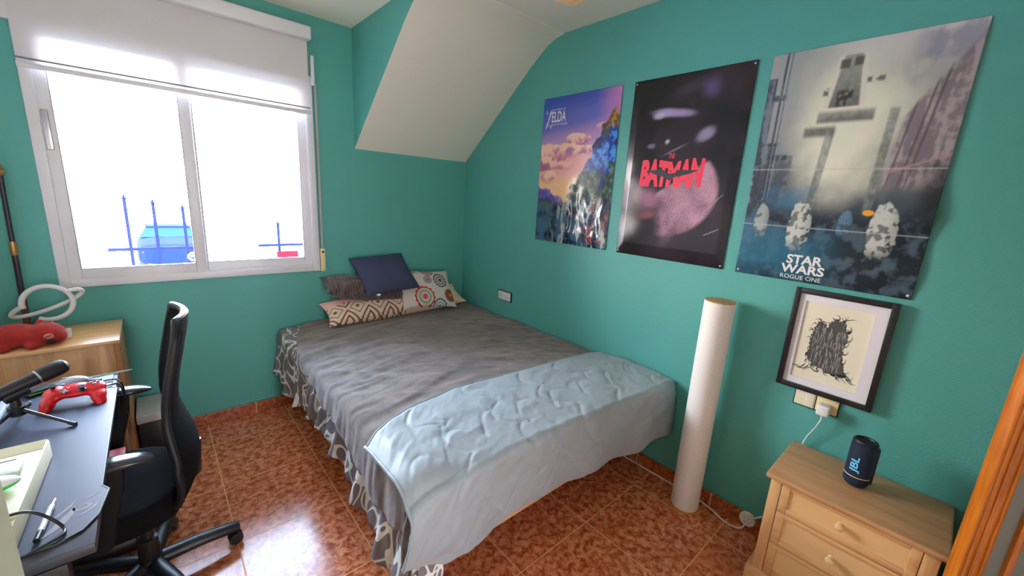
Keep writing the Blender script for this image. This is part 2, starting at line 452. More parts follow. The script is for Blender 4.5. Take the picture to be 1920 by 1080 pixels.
def poster(name, label, y1, z0, w, h, nu, nv, art, wave, m):
    P = on_wall(y1, z0, w, h, wave)
    root = thing(name, label, 'poster', (XR, y1-w/2, z0), 'posters pinned in a row on the green wall')
    o = MB().grid(nu, nv, lambda u, v: P(u, v)).build('sheet', m, root, solid=0.0006, off=-1, angle=60)
    U, V = np.meshgrid(np.linspace(0, 1, nu), np.linspace(0, 1, nv))
    col = np.clip(art(U, V), 0.0, 1.0)
    at = o.data.color_attributes.new('ink', 'FLOAT_COLOR', 'POINT')
    at.data.foreach_set('color', np.concatenate([col, np.ones(col.shape[:2]+(1,))], -1).astype(np.float32).ravel())
    for u, v in ((0.02, 0.015), (0.98, 0.015), (0.02, 0.985), (0.98, 0.985)):
        x, y, z = P(u, v)
        MB().lathe([(0.0042, 0), (0.0046, 0.001), (0.003, 0.0025), (0, 0.003)], (0, 0, 0), 12, Matrix.Translation((x-0.0006, y, z)) @ Matrix.Rotation(-PI/2, 4, 'Y')).build('push_pin', M['pin'], root)
    return root, P
def lettering(root, P, txt, u0, v0, u1, v1, m, bold=0.0, shear=0.0, name='lettering', fn=None, lift=0.0009):
    V, F = text_shape(txt, bold, shear)
    b = MB(); out = []
    for x, y, _ in V:
        if fn: x, y = fn(x, y)
        out.append(P(u0+(u1-u0)*x, v0+(v1-v0)*y, lift))
    b.add(out, F); return b.build(name, m, root, smooth=False, fixn=False)
M['pin'] = plain('clear_pin', (0.6, 0.6, 0.6), 0.2)
M['ink_white'] = plain('white_print', (0.80, 0.80, 0.78), 0.4, 0.03)
M['ink_cream'] = plain('cream_print', (0.80, 0.76, 0.62), 0.4, 0.03)
M['ink_red'] = plain('red_print', srgb(236, 22, 62), 0.4, 0.08, 40)
M['ink_black'] = plain('black_print', (0.012, 0.010, 0.012), 0.5)
PW, PH, PZ = 0.609, 0.931, 1.247

def grain(U, seed):
    return np.random.RandomState(seed).rand(*U.shape)
def art_sunset(U, V):
    n = npfbm(U, V, 3.4, 5.2, 3.1, 5); n2 = npfbm(U, V, 9, 13, 7.7, 4); n3 = npfbm(U, V, 22, 30, 2.2, 3)
    c = lerp(C(252, 206, 150), C(244, 170, 168), ss_(V, 0.32, 0.55))
    c = lerp(c, C(190, 150, 200), ss_(V, 0.55, 0.72)); c = lerp(c, C(96, 104, 192), ss_(V-0.08*U, 0.66, 0.80)); c = lerp(c, C(40, 72, 170), ss_(V-0.10*U, 0.80, 0.96))
    c = lerp(c, C(222, 140, 190), ss_(U, 0.70, 1.0)*ss_(V, 0.6, 0.8)*0.7)
    # banks of cumulus: light tops, rose shade beneath, stacked on the left
    def bank(cu, cv, ru, rv, k=0.95):
        nonlocal c
        d = ((U-cu)/ru)**2+((V-cv)/rv)**2-0.55*n2-0.25*n3
        m_ = (1-ss_(d, 0.75, 1.0))*k
        sh = ss_((V-cv)/rv+0.9*n2+0.4*n3, -0.5, 0.5)
        c = lerp(c, lerp(lerp(C(168, 98, 138), C(228, 142, 146), ss_(n2+0.5*n3, -0.3, 0.3)), C(255, 206, 184), sh), m_)
    for a in ((0.18, 0.62, 0.26, 0.075), (0.52, 0.70, 0.20, 0.055), (0.38, 0.64, 0.25, 0.05), (0.08, 0.55, 0.16, 0.06), (0.62, 0.64, 0.14, 0.035), (0.13, 0.46, 0.13, 0.055), (0.32, 0.54, 0.20, 0.03, 0.7), (0.85, 0.78, 0.10, 0.02, 0.5)): bank(*a)
    c = lerp(c, C(250, 196, 140), ss_(0.50-V, 0.0, 0.1)*ss_(V, 0.33, 0.38)*0.6)
    hill = 0.345+0.05*np.sin(U*9+1)*(1-U)+0.03*n2
    c = lerp(c, lerp(C(92, 76, 168), C(140, 110, 190), ss_(n3, 0, 0.3)), (1-ss_(V, hill-0.01, hill+0.01))*(1-ss_(U, 0.25, 0.5)))
    # mossy crag with a blue outcrop rising to the right
    crag = 0.28+0.62*np.clip((U-0.36)/0.60, 0, 1)**1.15+0.09*n2-0.08*ss_(U, 0.90, 1.0)
    rk = 1-ss_(V, crag-0.012, crag+0.012)
    rock = lerp(C(40, 66, 60), C(92, 122, 96), ss_(n3+n2*0.6, -0.2, 0.4))
    blue = ss_(U, 0.62, 0.70)*ss_(V+0.15*n2, 0.46, 0.52)*(1-ss_(V+0.1*n2, 0.74, 0.80))
    rock = lerp(rock, lerp(C(24, 62, 160), C(72, 150, 232), ss_(n3-0.5*n2, -0.1, 0.4)), blue)
    rock = lerp(rock, C(34, 36, 62), ss_(n2, 0.05, 0.35)*0.7)
    top = ss_(V, 0.74, 0.80)*rk; rock = lerp(rock, lerp(C(110, 74, 34), C(178, 130, 60), ss_(n3, -0.2, 0.3)), top*0.9)
    c = lerp(c, rock, rk)
    low = 1-ss_(V-0.10*np.clip(U-0.4, 0, 1), 0.25, 0.31)
    st = npfbm(U, V, 20, 6, 1.2, 4)
    fg = lerp(C(24, 32, 58), C(66, 96, 122), ss_(n, -0.2, 0.3)); fg = lerp(fg, C(206, 212, 206), ss_(st+0.3*n3, 0.12, 0.4)*ss_(U, 0.15, 0.5)*0.85)
    fg = lerp(fg, C(110, 100, 92), ss_(n2, 0.0, 0.4)*ss_(V, 0.12, 0.24)*0.6); fg = lerp(fg, C(40, 110, 122), ss_(n3, 0.15, 0.4)*0.5)
    fg = lerp(fg, C(170, 70, 70), ss_(n2+n3, 0.35, 0.6)*ss_(U, 0.6, 0.8)*0.7)
    return lerp(c, fg, low)
def art_dark(U, V):
    n = npfbm(U, V, 3, 4, 11.0, 5); n3 = npfbm(U, V, 6, 9, 2.0, 4); g = grain(U, 3)
    c = lerp(C(12, 9, 12), C(40, 28, 36), ss_(n, -0.3, 0.5))
    c = lerp(c, C(46, 28, 36), ss_(U, 0.4, 1.0)*ss_(V, 0.75, 1.0)*0.6)
    def glow(cu, cv, ru, rv, k, col, ang=0.0, hard=1.5):
        nonlocal c
        x = (U-cu)*math.cos(ang)+(V-cv)*1.5*math.sin(ang); y = -(U-cu)*math.sin(ang)+(V-cv)*1.5*math.cos(ang)
        q = np.exp(-((x/ru)**2+(y/(rv*1.5))**2+0.5*n3)**hard if False else -(np.clip((x/ru)**2+(y/(rv*1.5))**2+0.45*n3, 0, 9))**hard)*k
        c = lerp(c, col, np.clip(q, 0, 1))
    glow(0.40, 0.805, 0.17, 0.022, 0.95, C(176, 158, 200), -0.10, 2.0); glow(0.28, 0.795, 0.05, 0.015, 0.6, C(220, 210, 230))
    glow(0.70, 0.91, 0.07, 0.05, 0.6, C(108, 80, 132), 0.7); glow(0.55, 0.93, 0.2, 0.03, 0.3, C(90, 70, 100), 0.3)
    glow(0.70, 0.68, 0.075, 0.030, 0.8, C(160, 148, 176), 0.5, 2.0); glow(0.24, 0.635, 0.035, 0.012, 0.7, C(150, 130, 170)); glow(0.46, 0.61, 0.10, 0.006, 0.6, C(150, 140, 160), 0.4); glow(0.385, 0.655, 0.02, 0.012, 0.9, C(200, 196, 206), 0.6)
    glow(0.04, 0.50, 0.06, 0.06, 0.7, C(126, 116, 122)); glow(0.08, 0.34, 0.15, 0.10, 0.85, C(164, 154, 158), 0.3); glow(0.02, 0.42, 0.10, 0.05, 0.8, C(170, 160, 164))  # pale window glare on the left painted into the print, next line too
    glow(0.05, 0.18, 0.13, 0.07, 0.95, C(184, 178, 178), 0.3); glow(0.16, 0.36, 0.05, 0.04, 0.7, C(176, 166, 160))
    glow(0.28, 0.34, 0.10, 0.055, 0.85, C(168, 112, 136)); glow(0.27, 0.245, 0.10, 0.022, 0.7, C(150, 80, 92), 0.2); glow(0.48, 0.12, 0.05, 0.06, 0.5, C(104, 90, 94), -0.5)
    r = np.sqrt(((U-0.40)/0.50)**2+((V-0.385)/0.27)**2)
    fac = (1-ss_(r, 0.88, 0.98))*(1-ss_(V-0.42*(U-0.42)-0.405, -0.012, 0.012))*ss_(U+0.25*(V-0.3)+0.06*n3, 0.30, 0.46)
    c = lerp(c, lerp(C(96, 56, 74), C(196, 148, 166), np.clip(0.25+0.5*g+0.45*n3+0.25*ss_(U, 0.5, 0.85), 0, 1)), fac*0.95)
    for u0, v0, u1, v1 in ((0.76, 0.265, 0.92, 0.385), (0.80, 0.16, 0.93, 0.205)):     # creases in the paper
        d = np.abs((V-v0)-(v1-v0)/(u1-u0)*(U-u0)); c = lerp(c, C(170, 160, 166), (1-ss_(d, 0.001, 0.004))*ss_(U, u0, u0+0.02)*(1-ss_(U, u1-0.02, u1))*0.8)
    return c
def art_mist(U, V):
    n = npfbm(U, V, 4, 5, 21.0, 5); n2 = npfbm(U, V, 11, 15, 5.0, 4); n3 = npfbm(U, V, 18, 4, 9.0, 3); n4 = npfbm(U, V, 30, 40, 14.0, 3)
    c = lerp(C(44, 58, 70), C(170, 172, 172), ss_(V, 0.28, 0.78))
    d = np.sqrt(((U-0.50)/0.34)**2+((V-0.72)/0.44)**2)
    c = lerp(c, C(238, 238, 216), 1-ss_(d+0.22*n, 0.30, 1.15))
    c = lerp(c, C(226, 224, 226), ss_(V, 0.84, 1.0)*ss_(U, 0.25, 0.6)*0.85)
    c = lerp(c, C(136, 138, 160), ss_(n, -0.05, 0.35)*ss_(U, 0.68, 0.82)*ss_(V, 0.58, 0.78)*0.75)
    box = lambda u0, u1, v0, v1, e=0.006: ss_(U, u0-e, u0+e)*(1-ss_(U, u1-e, u1+e))*ss_(V, v0-e, v0+e)*(1-ss_(V, v1-e, v1+e))
    # girdered towers at the left edge, leaning concrete slab at the right
    col = lerp(C(40, 48, 64), C(110, 118, 132), ss_(n3+0.6*n4, -0.1, 0.5))
    lt = np.maximum.reduce([box(-1, 0.055, 0.34, 0.90), box(0.085, 0.10, 0.30, 1.01), box(0.115, 0.122, 0.30, 1.01), box(-1, 0.135, 0.60, 0.62), box(-1, 0.13, 0.80, 0.825), box(-1, 0.20, 0.54, 0.565), box(0.13, 0.235, 0.36, 0.56)*0.6, box(-1, 0.12, 0.32, 0.60)*0.8])
    c = lerp(c, col, lt*0.9)
    c = lerp(c, C(168, 172, 176), np.maximum(box(0.100, 0.104, 0.34, 0.98, 0.002), box(0.122, 0.125, 0.34, 0.9, 0.002))*0.7)
    k = U-0.16*(V-0.4)
    rt = ss_(k, 0.70, 0.73)*ss_(V, 0.40, 0.46)*(1-ss_(V-1.1*(U-0.8), 0.72, 0.76))
    c = lerp(c, lerp(C(120, 108, 118), C(172, 160, 166), ss_(n3+0.4*n4, -0.2, 0.4)), rt*0.85)
    for q in (0.745, 0.80, 0.83): c = lerp(c, C(96, 80, 84), (1-ss_(np.abs(k-q), 0.003, 0.009))*rt*0.8)
    c = lerp(c, C(176, 140, 142), (1-ss_(np.abs(V-0.50-0.25*(U-0.8)), 0.003, 0.008))*ss_(U, 0.70, 0.74)*0.7)
    # a generic water tower: drum, gantry and two legs, hazy in the glare
    hw = 0.075+0.035*(0.93-V)/0.2
    drum = (1-ss_(np.abs(U-0.455), hw-0.006, hw+0.006))*ss_(V, 0.745, 0.755)*(1-ss_(V, 0.945, 0.955))
    dc = lerp(C(158, 160, 150), C(108, 110, 106), ss_(0.93-V+0.05*n4, 0.0, 0.2)); dc = lerp(dc, C(232, 230, 214), ss_(np.abs(U-0.455), hw-0.035, hw-0.02))
    dc = lerp(dc, C(70, 66, 56), np.maximum(box(0.395, 0.445, 0.90, 0.935), box(0.465, 0.51, 0.905, 0.94))*0.9); dc = lerp(dc, C(60, 60, 60), box(0.41, 0.49, 0.745, 0.815)*ss_(n4, -0.2, 0.2))
    c = lerp(c, dc, drum)
    for a in (box(0.335, 0.365, 0.80, 0.83), box(0.545, 0.63, 0.835, 0.855)): c = lerp(c, C(116, 114, 108), a*ss_(n4, -0.35, 0.0))
    gan = np.maximum(box(0.33, 0.62, 0.690, 0.735, 0.010), box(0.27, 0.44, 0.635, 0.675, 0.012))
    c = lerp(c, lerp(C(160, 160, 150), C(84, 86, 84), np.clip(ss_(0.715-V+0.012*n2, -0.02, 0.02)*0.8+0.3*ss_(n4, -0.5, 0.5), 0, 1)), gan*0.9)
    lx = 0.415+0.10*(V-0.62); rx = 0.70+0.05*(V-0.5)
    leg = np.maximum((1-ss_(np.abs(U-lx), 0.016, 0.03))*(1-ss_(V, 0.65, 0.67)), (1-ss_(np.abs(U-rx), 0.014, 0.03))*(1-ss_(V, 0.72, 0.74)))*ss_(V, 0.28, 0.40)
    c = lerp(c, lerp(C(92, 100, 98), C(150, 156, 150), ss_(n4+0.8*n3, -0.6, 0.7)), leg*0.75)
    g = 1-ss_(V+0.06*n, 0.27, 0.38)
    gr = lerp(C(24, 32, 44), C(70, 88, 100), ss_(n2+0.4*n4, -0.2, 0.5))
    gr = lerp(gr, C(30, 108, 136), (1-ss_(np.abs(V-0.13)+0.1*n, 0.05, 0.17))*(1-ss_(U, 0.35, 0.7))*0.7)
    c = lerp(c, gr, g*0.95)
    c = lerp(c, C(70, 124, 156), (1-ss_(np.sqrt(((U-0.27)/0.18)**2+((V-0.37)/0.07)**2)+0.4*n2, 0.3, 1.1))*0.6)
    # pale weathered boulders standing in the dark ground
    for cu, cv, ru, rv, col_, kk in ((0.115, 0.265, 0.050, 0.085, C(178, 184, 178), 0.8), (0.355, 0.255, 0.070, 0.125, C(206, 210, 200), 0.92), (0.60, 0.275, 0.040, 0.065, C(96, 140, 168), 0.65), (0.79, 0.255, 0.075, 0.125, C(200, 204, 196), 0.92)):
        x = (U-cu)/ru; y = (V-cv)/rv
        r = (np.abs(x)**2.6+np.abs(y)**2.6)**(1/2.6)+0.10*n2+0.12*n4+0.25*np.clip(y, 0, 1)*np.abs(x)
        q = lerp(col_, C(54, 60, 66), np.clip(ss_(n4+0.7*n2-0.25*y, -0.05, 0.30)*0.75+ss_(x, 0.1, 0.9)*0.35, 0, 1))
        c = lerp(c, q, (1-ss_(r, 0.86, 0.98))*kk*ss_(y, -1.1, -0.4))
    o = np.sqrt(((U-0.705)/0.032)**2+((V-0.325)/0.013)**2); c = lerp(c, C(226, 156, 46), 1-ss_(o, 0.8, 1.0))
    c = lerp(c, C(20, 24, 30), ss_(U, 0.86, 0.97)*(1-ss_(V+0.06*n2, 0.44, 0.52))*ss_(V, 0.22, 0.3)*0.8)
    for vv in (0.50, 0.245): c = lerp(c, C(190, 194, 192), (1-ss_(np.abs(V-vv), 0.0008, 0.0030))*0.6)
    return c
def wave1(u, v):
    k = max(0.0, 1-v/0.50); e = min(u, 1-u, v, 1-v)
    return min(1, e*12)*(0.004+k*(0.007*(fbm(u*3.5, v*6, 1, 4)+0.8)) + 0.0022*k*math.sin(u*26+3*v+9*fbm(u*2, v*3, 3, 2))+0.0012*k*math.sin(v*60+12*fbm(u*3, v*2, 8, 2))) + 0.0009*(fbm(u*3, v*4, 9, 2)+1)
def wave2(u, v):
    k = max(0.0, 1-u/0.35)*max(0.0, 1-abs(v-0.3)/0.42); e = min(u, 1-u, v, 1-v)
    return min(1, e*14)*(0.004+0.010*k*(0.7+0.7*fbm(u*2.5, v*4.5, 5, 2))) + 0.0008*(fbm(u*3, v*3, 4, 2)+1)
def wave3(u, v):
    k = max(0.0, (u-0.72)/0.28)*max(0.0, 1-abs(v-0.28)/0.26); e = min(u, v, 1-v)
    f = 0.0012*(math.exp(-((v-0.50)/0.008)**2)+math.exp(-((v-0.245)/0.008)**2))
    return min(1, e*14)*0.003+f+0.016*k*(0.7+0.6*math.sin(v*22)) + 0.0008*(fbm(u*3, v*3, 6, 2)+1)

r1, P1 = poster('poster', 'poster of a pink sunset sky over dark rocks, leftmost of the three', 2.054, PZ, PW, PH, 190, 280, art_sunset, wave1, poster_mat('poster_sunset_print', 0.25, 0.7))
lettering(r1, P1, 'Z', 0.045, 0.795, 0.135, 0.915, M['ink_white'], 0.02)
lettering(r1, P1, 'ELDA', 0.135, 0.835, 0.335, 0.905, M['ink_white'], 0.015)
lettering(r1, P1, 'THE LEGEND OF', 0.13, 0.912, 0.32, 0.922, M['ink_white'])
lettering(r1, P1, 'BREATH OF THE WILD', 0.13, 0.812, 0.36, 0.825, M['ink_white'])
r2, P2 = poster('poster', 'near-black poster with bold red title lettering, middle of the three', 1.365, PZ, PW, PH, 190, 280, art_dark, wave2, poster_mat('poster_dark_print', 0.3))
lettering(r2, P2, 'THE', 0.415, 0.565, 0.47, 0.592, M['ink_red'], 0.03)
lettering(r2, P2, 'BATMAN', 0.165, 0.410, 0.735, 0.556, M['ink_red'], 0.06, 0.10, fn=lambda x, y: (x, y*(1.0+0.06*math.sin(9*x))))
def wedge(u0, u1, pts):
    b = MB(); b.add([P2(u0+(u1-u0)*x, 0.425+0.13*y, 0.0014) for x, y in pts], [tuple(range(len(pts)))])
    b.build('title_overprint', M['ink_black'], r2, smooth=False, fixn=False)  # black printed shape lying across the red title
wedge(0.165, 0.735, [(0.10, 0.58), (0.22, 0.44), (0.32, 0.34), (0.42, 0.30), (0.50, 0.14), (0.57, 0.30), (0.68, 0.36), (0.82, 0.46), (0.93, 0.60), (0.78, 0.58), (0.64, 0.62), (0.57, 0.48), (0.50, 0.44), (0.43, 0.48), (0.36, 0.64), (0.22, 0.60)])
r3, P3 = poster('poster', 'large grey misty poster with white title at its foot, above the framed print', 0.698, PZ, PW, PH, 210, 310, art_mist, wave3, poster_mat('poster_mist_print', 0.3))
lettering(r3, P3, 'STAR', 0.325, 0.080, 0.535, 0.122, M['ink_white'], 0.03)
lettering(r3, P3, 'WARS', 0.300, 0.037, 0.555, 0.078, M['ink_white'], 0.03)
lettering(r3, P3, 'ROGUE ONE', 0.305, 0.010, 0.545, 0.029, M['ink_white'])

# ------------------------------------------------------------------ framed print
fr = thing('framed_print', 'black-framed ink drawing with a white mount, hung below the grey poster', 'framed print', (XR, 0.274, 0.79))
FY1, FY0, Z0, Z1 = 0.438, 0.110, 0.788, 1.227
b = MB(); t_ = 0.021; x0, x1 = XR-0.032, XR-0.004
b.box((x0, FY0, Z0), (x1, FY0+t_, Z1), 0.002); b.box((x0, FY1-t_, Z0), (x1, FY1, Z1), 0.002)
b.box((x0, FY0+t_, Z0), (x1, FY1-t_, Z0+t_), 0.002); b.box((x0, FY0+t_, Z1-t_), (x1, FY1-t_, Z1), 0.002)
b.build('frame', M['black_plastic'], fr, angle=30)
iy0, iy1, iz0, iz1 = FY0+t_, FY1-t_, Z0+t_, Z1-t_
mt = 0.030
b = MB(); x0, x1 = XR-0.020, XR-0.016
b.box((x0, iy0, iz0), (x1, iy0+mt*1.3, iz1)); b.box((x0, iy1-mt*0.75, iz0), (x1, iy1, iz1))
b.box((x0, iy0+mt*1.3, iz0), (x1, iy1-mt*0.75, iz0+mt)); b.box((x0, iy0+mt*1.3, iz1-mt), (x1, iy1-mt*0.75, iz1))
b.build('mount', plain('white_mount_card', srgb(232, 230, 236), 0.7, 0.01), fr, smooth=False)
MB().box((XR-0.014, iy0, iz0), (XR-0.010, iy1, iz1)).build('paper', plain('cream_paper', srgb(236, 230, 206), 0.8, 0.02), fr, smooth=False)
# ink drawing of a shaggy weathered tree stump with roots and twigs: flat ink, slightly proud of the paper
rnd = random.Random(4)
fx = XR-0.0146
def fpt(u, v): return (fx, FY1-u*(FY1-FY0), Z0+v*(Z1-Z0))
INK2 = plain('grey_black_ink', (0.075, 0.070, 0.066), 0.8, 0.3, 300); INK3 = plain('pale_grey_ink', (0.46, 0.45, 0.43), 0.8, 0.2, 300)
b = MB(); out = []
base = [(0.27, 0.315), (0.33, 0.285), (0.40, 0.262), (0.47, 0.242), (0.53, 0.230), (0.60, 0.228), (0.70, 0.232), (0.655, 0.285), (0.625, 0.36), (0.612, 0.45), (0.605, 0.52), (0.625, 0.58), (0.615, 0.65), (0.565, 0.69), (0.545, 0.735), (0.50, 0.755), (0.45, 0.745), (0.425, 0.70), (0.405, 0.665), (0.37, 0.705), (0.325, 0.715), (0.285, 0.68), (0.270, 0.61), (0.262, 0.53), (0.268, 0.45), (0.255, 0.38)]
for i in range(len(base)):
    a, c = base[i], base[(i+1) % len(base)]
    for k in range(5):
        f = k/5; j = 0.010*rnd.uniform(-1, 1.6)
        nx, ny = c[1]-a[1], -(c[0]-a[0]); L = math.hypot(nx, ny)
        out.append((a[0]+(c[0]-a[0])*f+nx/L*j, a[1]+(c[1]-a[1])*f+ny/L*j))
b.add([fpt(*p) for p in out], [tuple(range(len(out)))])
def stroke(b, pts, wd, lift=0.0):
    q = []
    for i, (u, v) in enumerate(pts):
        a = pts[max(0, i-1)]; c = pts[min(len(pts)-1, i+1)]; dx, dy = c[0]-a[0], c[1]-a[1]; L = math.hypot(dx, dy) or 1
        w_ = wd*(1-0.8*i/(len(pts)-1)); q += [(u-dy/L*w_, v+dx/L*w_), (u+dy/L*w_, v-dx/L*w_)]
    V = [(p[0]-lift, p[1], p[2]) for p in (fpt(*p) for p in q)]
    b.add(V, [(2*i, 2*i+1, 2*i+3, 2*i+2) for i in range(len(pts)-1)])
for i in range(46):                                    # shaggy bark and roots
    i0 = rnd.randrange(len(base)); a = base[i0]; ang = math.atan2(a[1]-0.46, a[0]-0.44)+rnd.uniform(-0.9, 0.4)
    l = rnd.uniform(0.03, 0.07)
    stroke(b, [(a[0]+l*k/5*math.cos(ang+0.25*k), a[1]+l*k/5*math.sin(ang+0.25*k)) for k in range(6)], 0.006)
for s_, u0 in ((-1, 0.30), (-1, 0.26), (-1, 0.42), (1, 0.62), (1, 0.66), (1, 0.55)):
    l = rnd.uniform(0.10, 0.17)
    stroke(b, [(u0+s_*l*k/8, 0.245+0.02*math.sin(k*0.8+u0*9)-0.008*k*0.6) for k in range(9)], 0.007)
stroke(b, [(0.52, 0.74), (0.56, 0.765), (0.62, 0.785), (0.66, 0.79)], 0.006); stroke(b, [(0.54, 0.74), (0.57, 0.78), (0.585, 0.80)], 0.005)
b.build('ink_drawing', INK2, fr, smooth=False, fixn=False)
b = MB()
for i in range(130):
    u = rnd.uniform(0.29, 0.60); v = rnd.uniform(0.28, 0.68); l = rnd.uniform(0.04, 0.10); sl = (u-0.46)*0.7
    stroke(b, [(u+sl*l*k/4+0.004*math.sin(k+i), v-l*k/4*0.9) for k in range(5)], 0.0032, 0.0002)
b.build('ink_highlight', INK3, fr, smooth=False, fixn=False)
def pane_mat():
    t = NT('picture_glass')
    tr = t.n('ShaderNodeBsdfTransparent'); gl = t.n('ShaderNodeBsdfGlossy', {'Roughness': 0.05}); mx = t.n('ShaderNodeMixShader', {0: 0.03})
    t.t.links.new(tr.outputs[0], mx.inputs[1]); t.t.links.new(gl.outputs[0], mx.inputs[2]); t.t.links.new(mx.outputs[0], t.out.inputs['Surface']); return t.m
MB().box((XR-0.024, iy0, iz0), (XR-0.0225, iy1, iz1)).build('glass', pane_mat(), fr, smooth=False)

# ------------------------------------------------------------------ sockets, charger, cables
sp = thing('socket_plate', 'double cream socket plate with black surround, half hidden behind the framed print', 'wall socket', (XR, 0.285, 0.74))
MB().box((XR-0.008, 0.205, 0.712), (XR, 0.365, 0.80), 0.002).build('surround', M['black_plastic'], sp, angle=30)
for y0, y1, mm in ((0.288, 0.361, 'ivory_plastic'), (0.209, 0.284, 'cream_plastic')):
    r_ = MB().box((XR-0.011, y0, 0.717), (XR-0.006, y1, 0.796), 0.002).build('module', M[mm], sp, angle=30)
MB().box((XR-0.013, 0.292, 0.722), (XR-0.010, 0.322, 0.79), 0.0015).build('rocker', M['ivory_plastic'], r_, angle=30)
ch = thing('phone_charger', 'white plug charger in the socket below the framed print', 'charger', (XR-0.01, 0.250, 0.72))
MB().box((XR-0.060, 0.228, 0.716), (XR-0.011, 0.272, 0.762), 0.007, 3).build('plug_body', M['white_plastic'], ch)
cp = [(XR-0.040, 0.250, 0.716), (XR-0.038, 0.251, 0.69), (XR-0.034, 0.262, 0.65), (XR-0.028, 0.282, 0.60), (XR-0.020, 0.292, 0.56), (XR-0.010, 0.296, 0.50), (XR-0.010, 0.296, 0.42)]
MB().tube(cp, [0.0045, 0.003, 0.0022, 0.0022, 0.003, 0.003, 0.003], 8).build('cable', M['white_plastic'], ch)

ou = thing('wall_outlet', 'white wall outlet with black surround on the green wall beside the pillows', 'wall socket', (XR, 2.35, 0.755))
MB().box((XR-0.009, 2.268, 0.715), (XR, 2.432, 0.797), 0.003).build('surround', M['black_plastic'], ou, angle=30)
pl = MB().box((XR-0.013, 2.276, 0.722), (XR-0.006, 2.424, 0.790), 0.003).build('face_plate', M['white_plastic'], ou, angle=30)
for dy in (-0.006, 0.008): MB().ball((XR-0.0135, 2.392+dy, 0.755), 0.003, 8).build('hole', M['black_plastic'], pl)

rs = thing('cable_socket', 'round white socket on the skirting beside the chest of drawers', 'socket', (XR-0.012, 0.435, 0.055))
Mr = Matrix.Translation((XR-0.012, 0.432, 0.056)) @ Matrix.Rotation(-PI/2, 4, 'Y')
MB().lathe([(0.036, 0), (0.037, 0.006), (0.033, 0.016), (0.030, 0.017), (0, 0.017)], (0, 0, 0), 32, Mr).build('disc', M['white_plastic'], rs)
for a in range(4): MB().ball((XR-0.0292, 0.432+0.015*math.cos(a*PI/2+0.5), 0.056+0.015*math.sin(a*PI/2+0.5)), 0.0028, 8).build('hole', M['grey_seal'], rs)
cord = [(XR-0.016, 2.6, 0.006), (XR-0.016, 1.6, 0.006), (XR-0.018, 1.11, 0.006), (XR-0.017, 0.82, 0.006), (XR-0.020, 0.66, 0.006), (XR-0.03, 0.60, 0.006), (XR-0.058, 0.53, 0.006), (XR-0.062, 0.48, 0.006), (XR-0.045, 0.445, 0.010), (XR-0.026, 0.436, 0.030)]
def smooth_path(p, n=8):
    P = [Vector(q) for q in p]; out = []
    for i in range(len(P)-1):
        a, b_, c, d = P[max(0, i-1)], P[i], P[i+1], P[min(len(P)-1, i+2)]
        for k in range(n):
            t = k/n; out.append(0.5*((2*b_)+(c-a)*t+(2*a-5*b_+4*c-d)*t*t+(3*b_-a-3*c+d)*t**3))
    return out+[P[-1]]
tag(MB().tube(smooth_path(cord), 0.0042, 8).build('power_cable', M['white_plastic']), 'white cable running along the foot of the green wall to the round socket', 'cable')
tag(MB().tube(smooth_path([(XR-0.014, 0.405, 0.078), (XR-0.010, 0.38, 0.10), (XR-0.008, 0.35, 0.125), (XR-0.008, 0.30, 0.14)]), 0.004, 8).build('power_cable', M['white_plastic']), 'short white cable rising from the round socket behind the chest of drawers', 'cable')

# ------------------------------------------------------------------ tall white cylinder by the bed
tb = thing('storage_tube', 'tall white speckled tube with tan ends standing at the foot of the bed', 'tube', (1.948, 0.700, 0))
def speck():
    t = NT('white_speckled_board'); n = t.noise(220, 2)
    t.base(t.ramp(n, [(0.30, srgb(214, 204, 188)), (0.42, srgb(234, 228, 220))]), 0.6); return t.m
c0 = (1.948, 0.700, 0)
MB().lathe([(0.066, 0.012), (0.067, 0.02), (0.067, 1.108), (0.0665, 1.112)], c0, 48).build('tube_wall', speck(), tb)
MB().lathe([(0.0, 1.106), (0.062, 1.106), (0.0665, 1.111), (0.0665, 1.117), (0.062, 1.1175), (0.0, 1.1185)], c0, 48).build('top_cap', M['tan_cap'], tb)
MB().lathe([(0.0, 0.0), (0.067, 0.0), (0.068, 0.004), (0.067, 0.013), (0, 0.013)], c0, 48).build('bottom_cap', M['amber'], tb)

# ------------------------------------------------------------------ bed
BX0_, BX1_, BY0, BY1 = 0.585, 2.035, 1.035, 2.93
def interp(x, pts):
    if x <= pts[0][0]: return pts[0][1]
    for (a, p), (c, q) in zip(pts, pts[1:]):
        if x <= c: return p+(q-p)*(x-a)/(c-a)
    return pts[-1][1]
bed = thing('bed', 'double bed base and mattress under the grey and blue covers', 'bed', ((BX0_+BX1_)/2, (BY0+BY1)/2, 0))
MB().box((BX0_, BY0+0.01, 0.33), (BX1_, BY1, 0.560), 0.05, 4).build('mattress', plain('white_ticking', (0.6, 0.6, 0.6), 0.9), bed)
MB().box((BX0_+0.01, BY0+0.03, 0.165), (BX1_-0.01, BY1, 0.33), 0.008).build('base', plain('beige_bed_board', srgb(214, 180, 140), 0.6), bed)
for x in (BX0_+0.10, BX1_-0.10):
    for y in (BY0+0.20, BY1-0.10):
        MB().lathe([(0.022, 0), (0.028, 0.165)], (x, y, 0), 16).build('leg', M['black_metal'], bed)

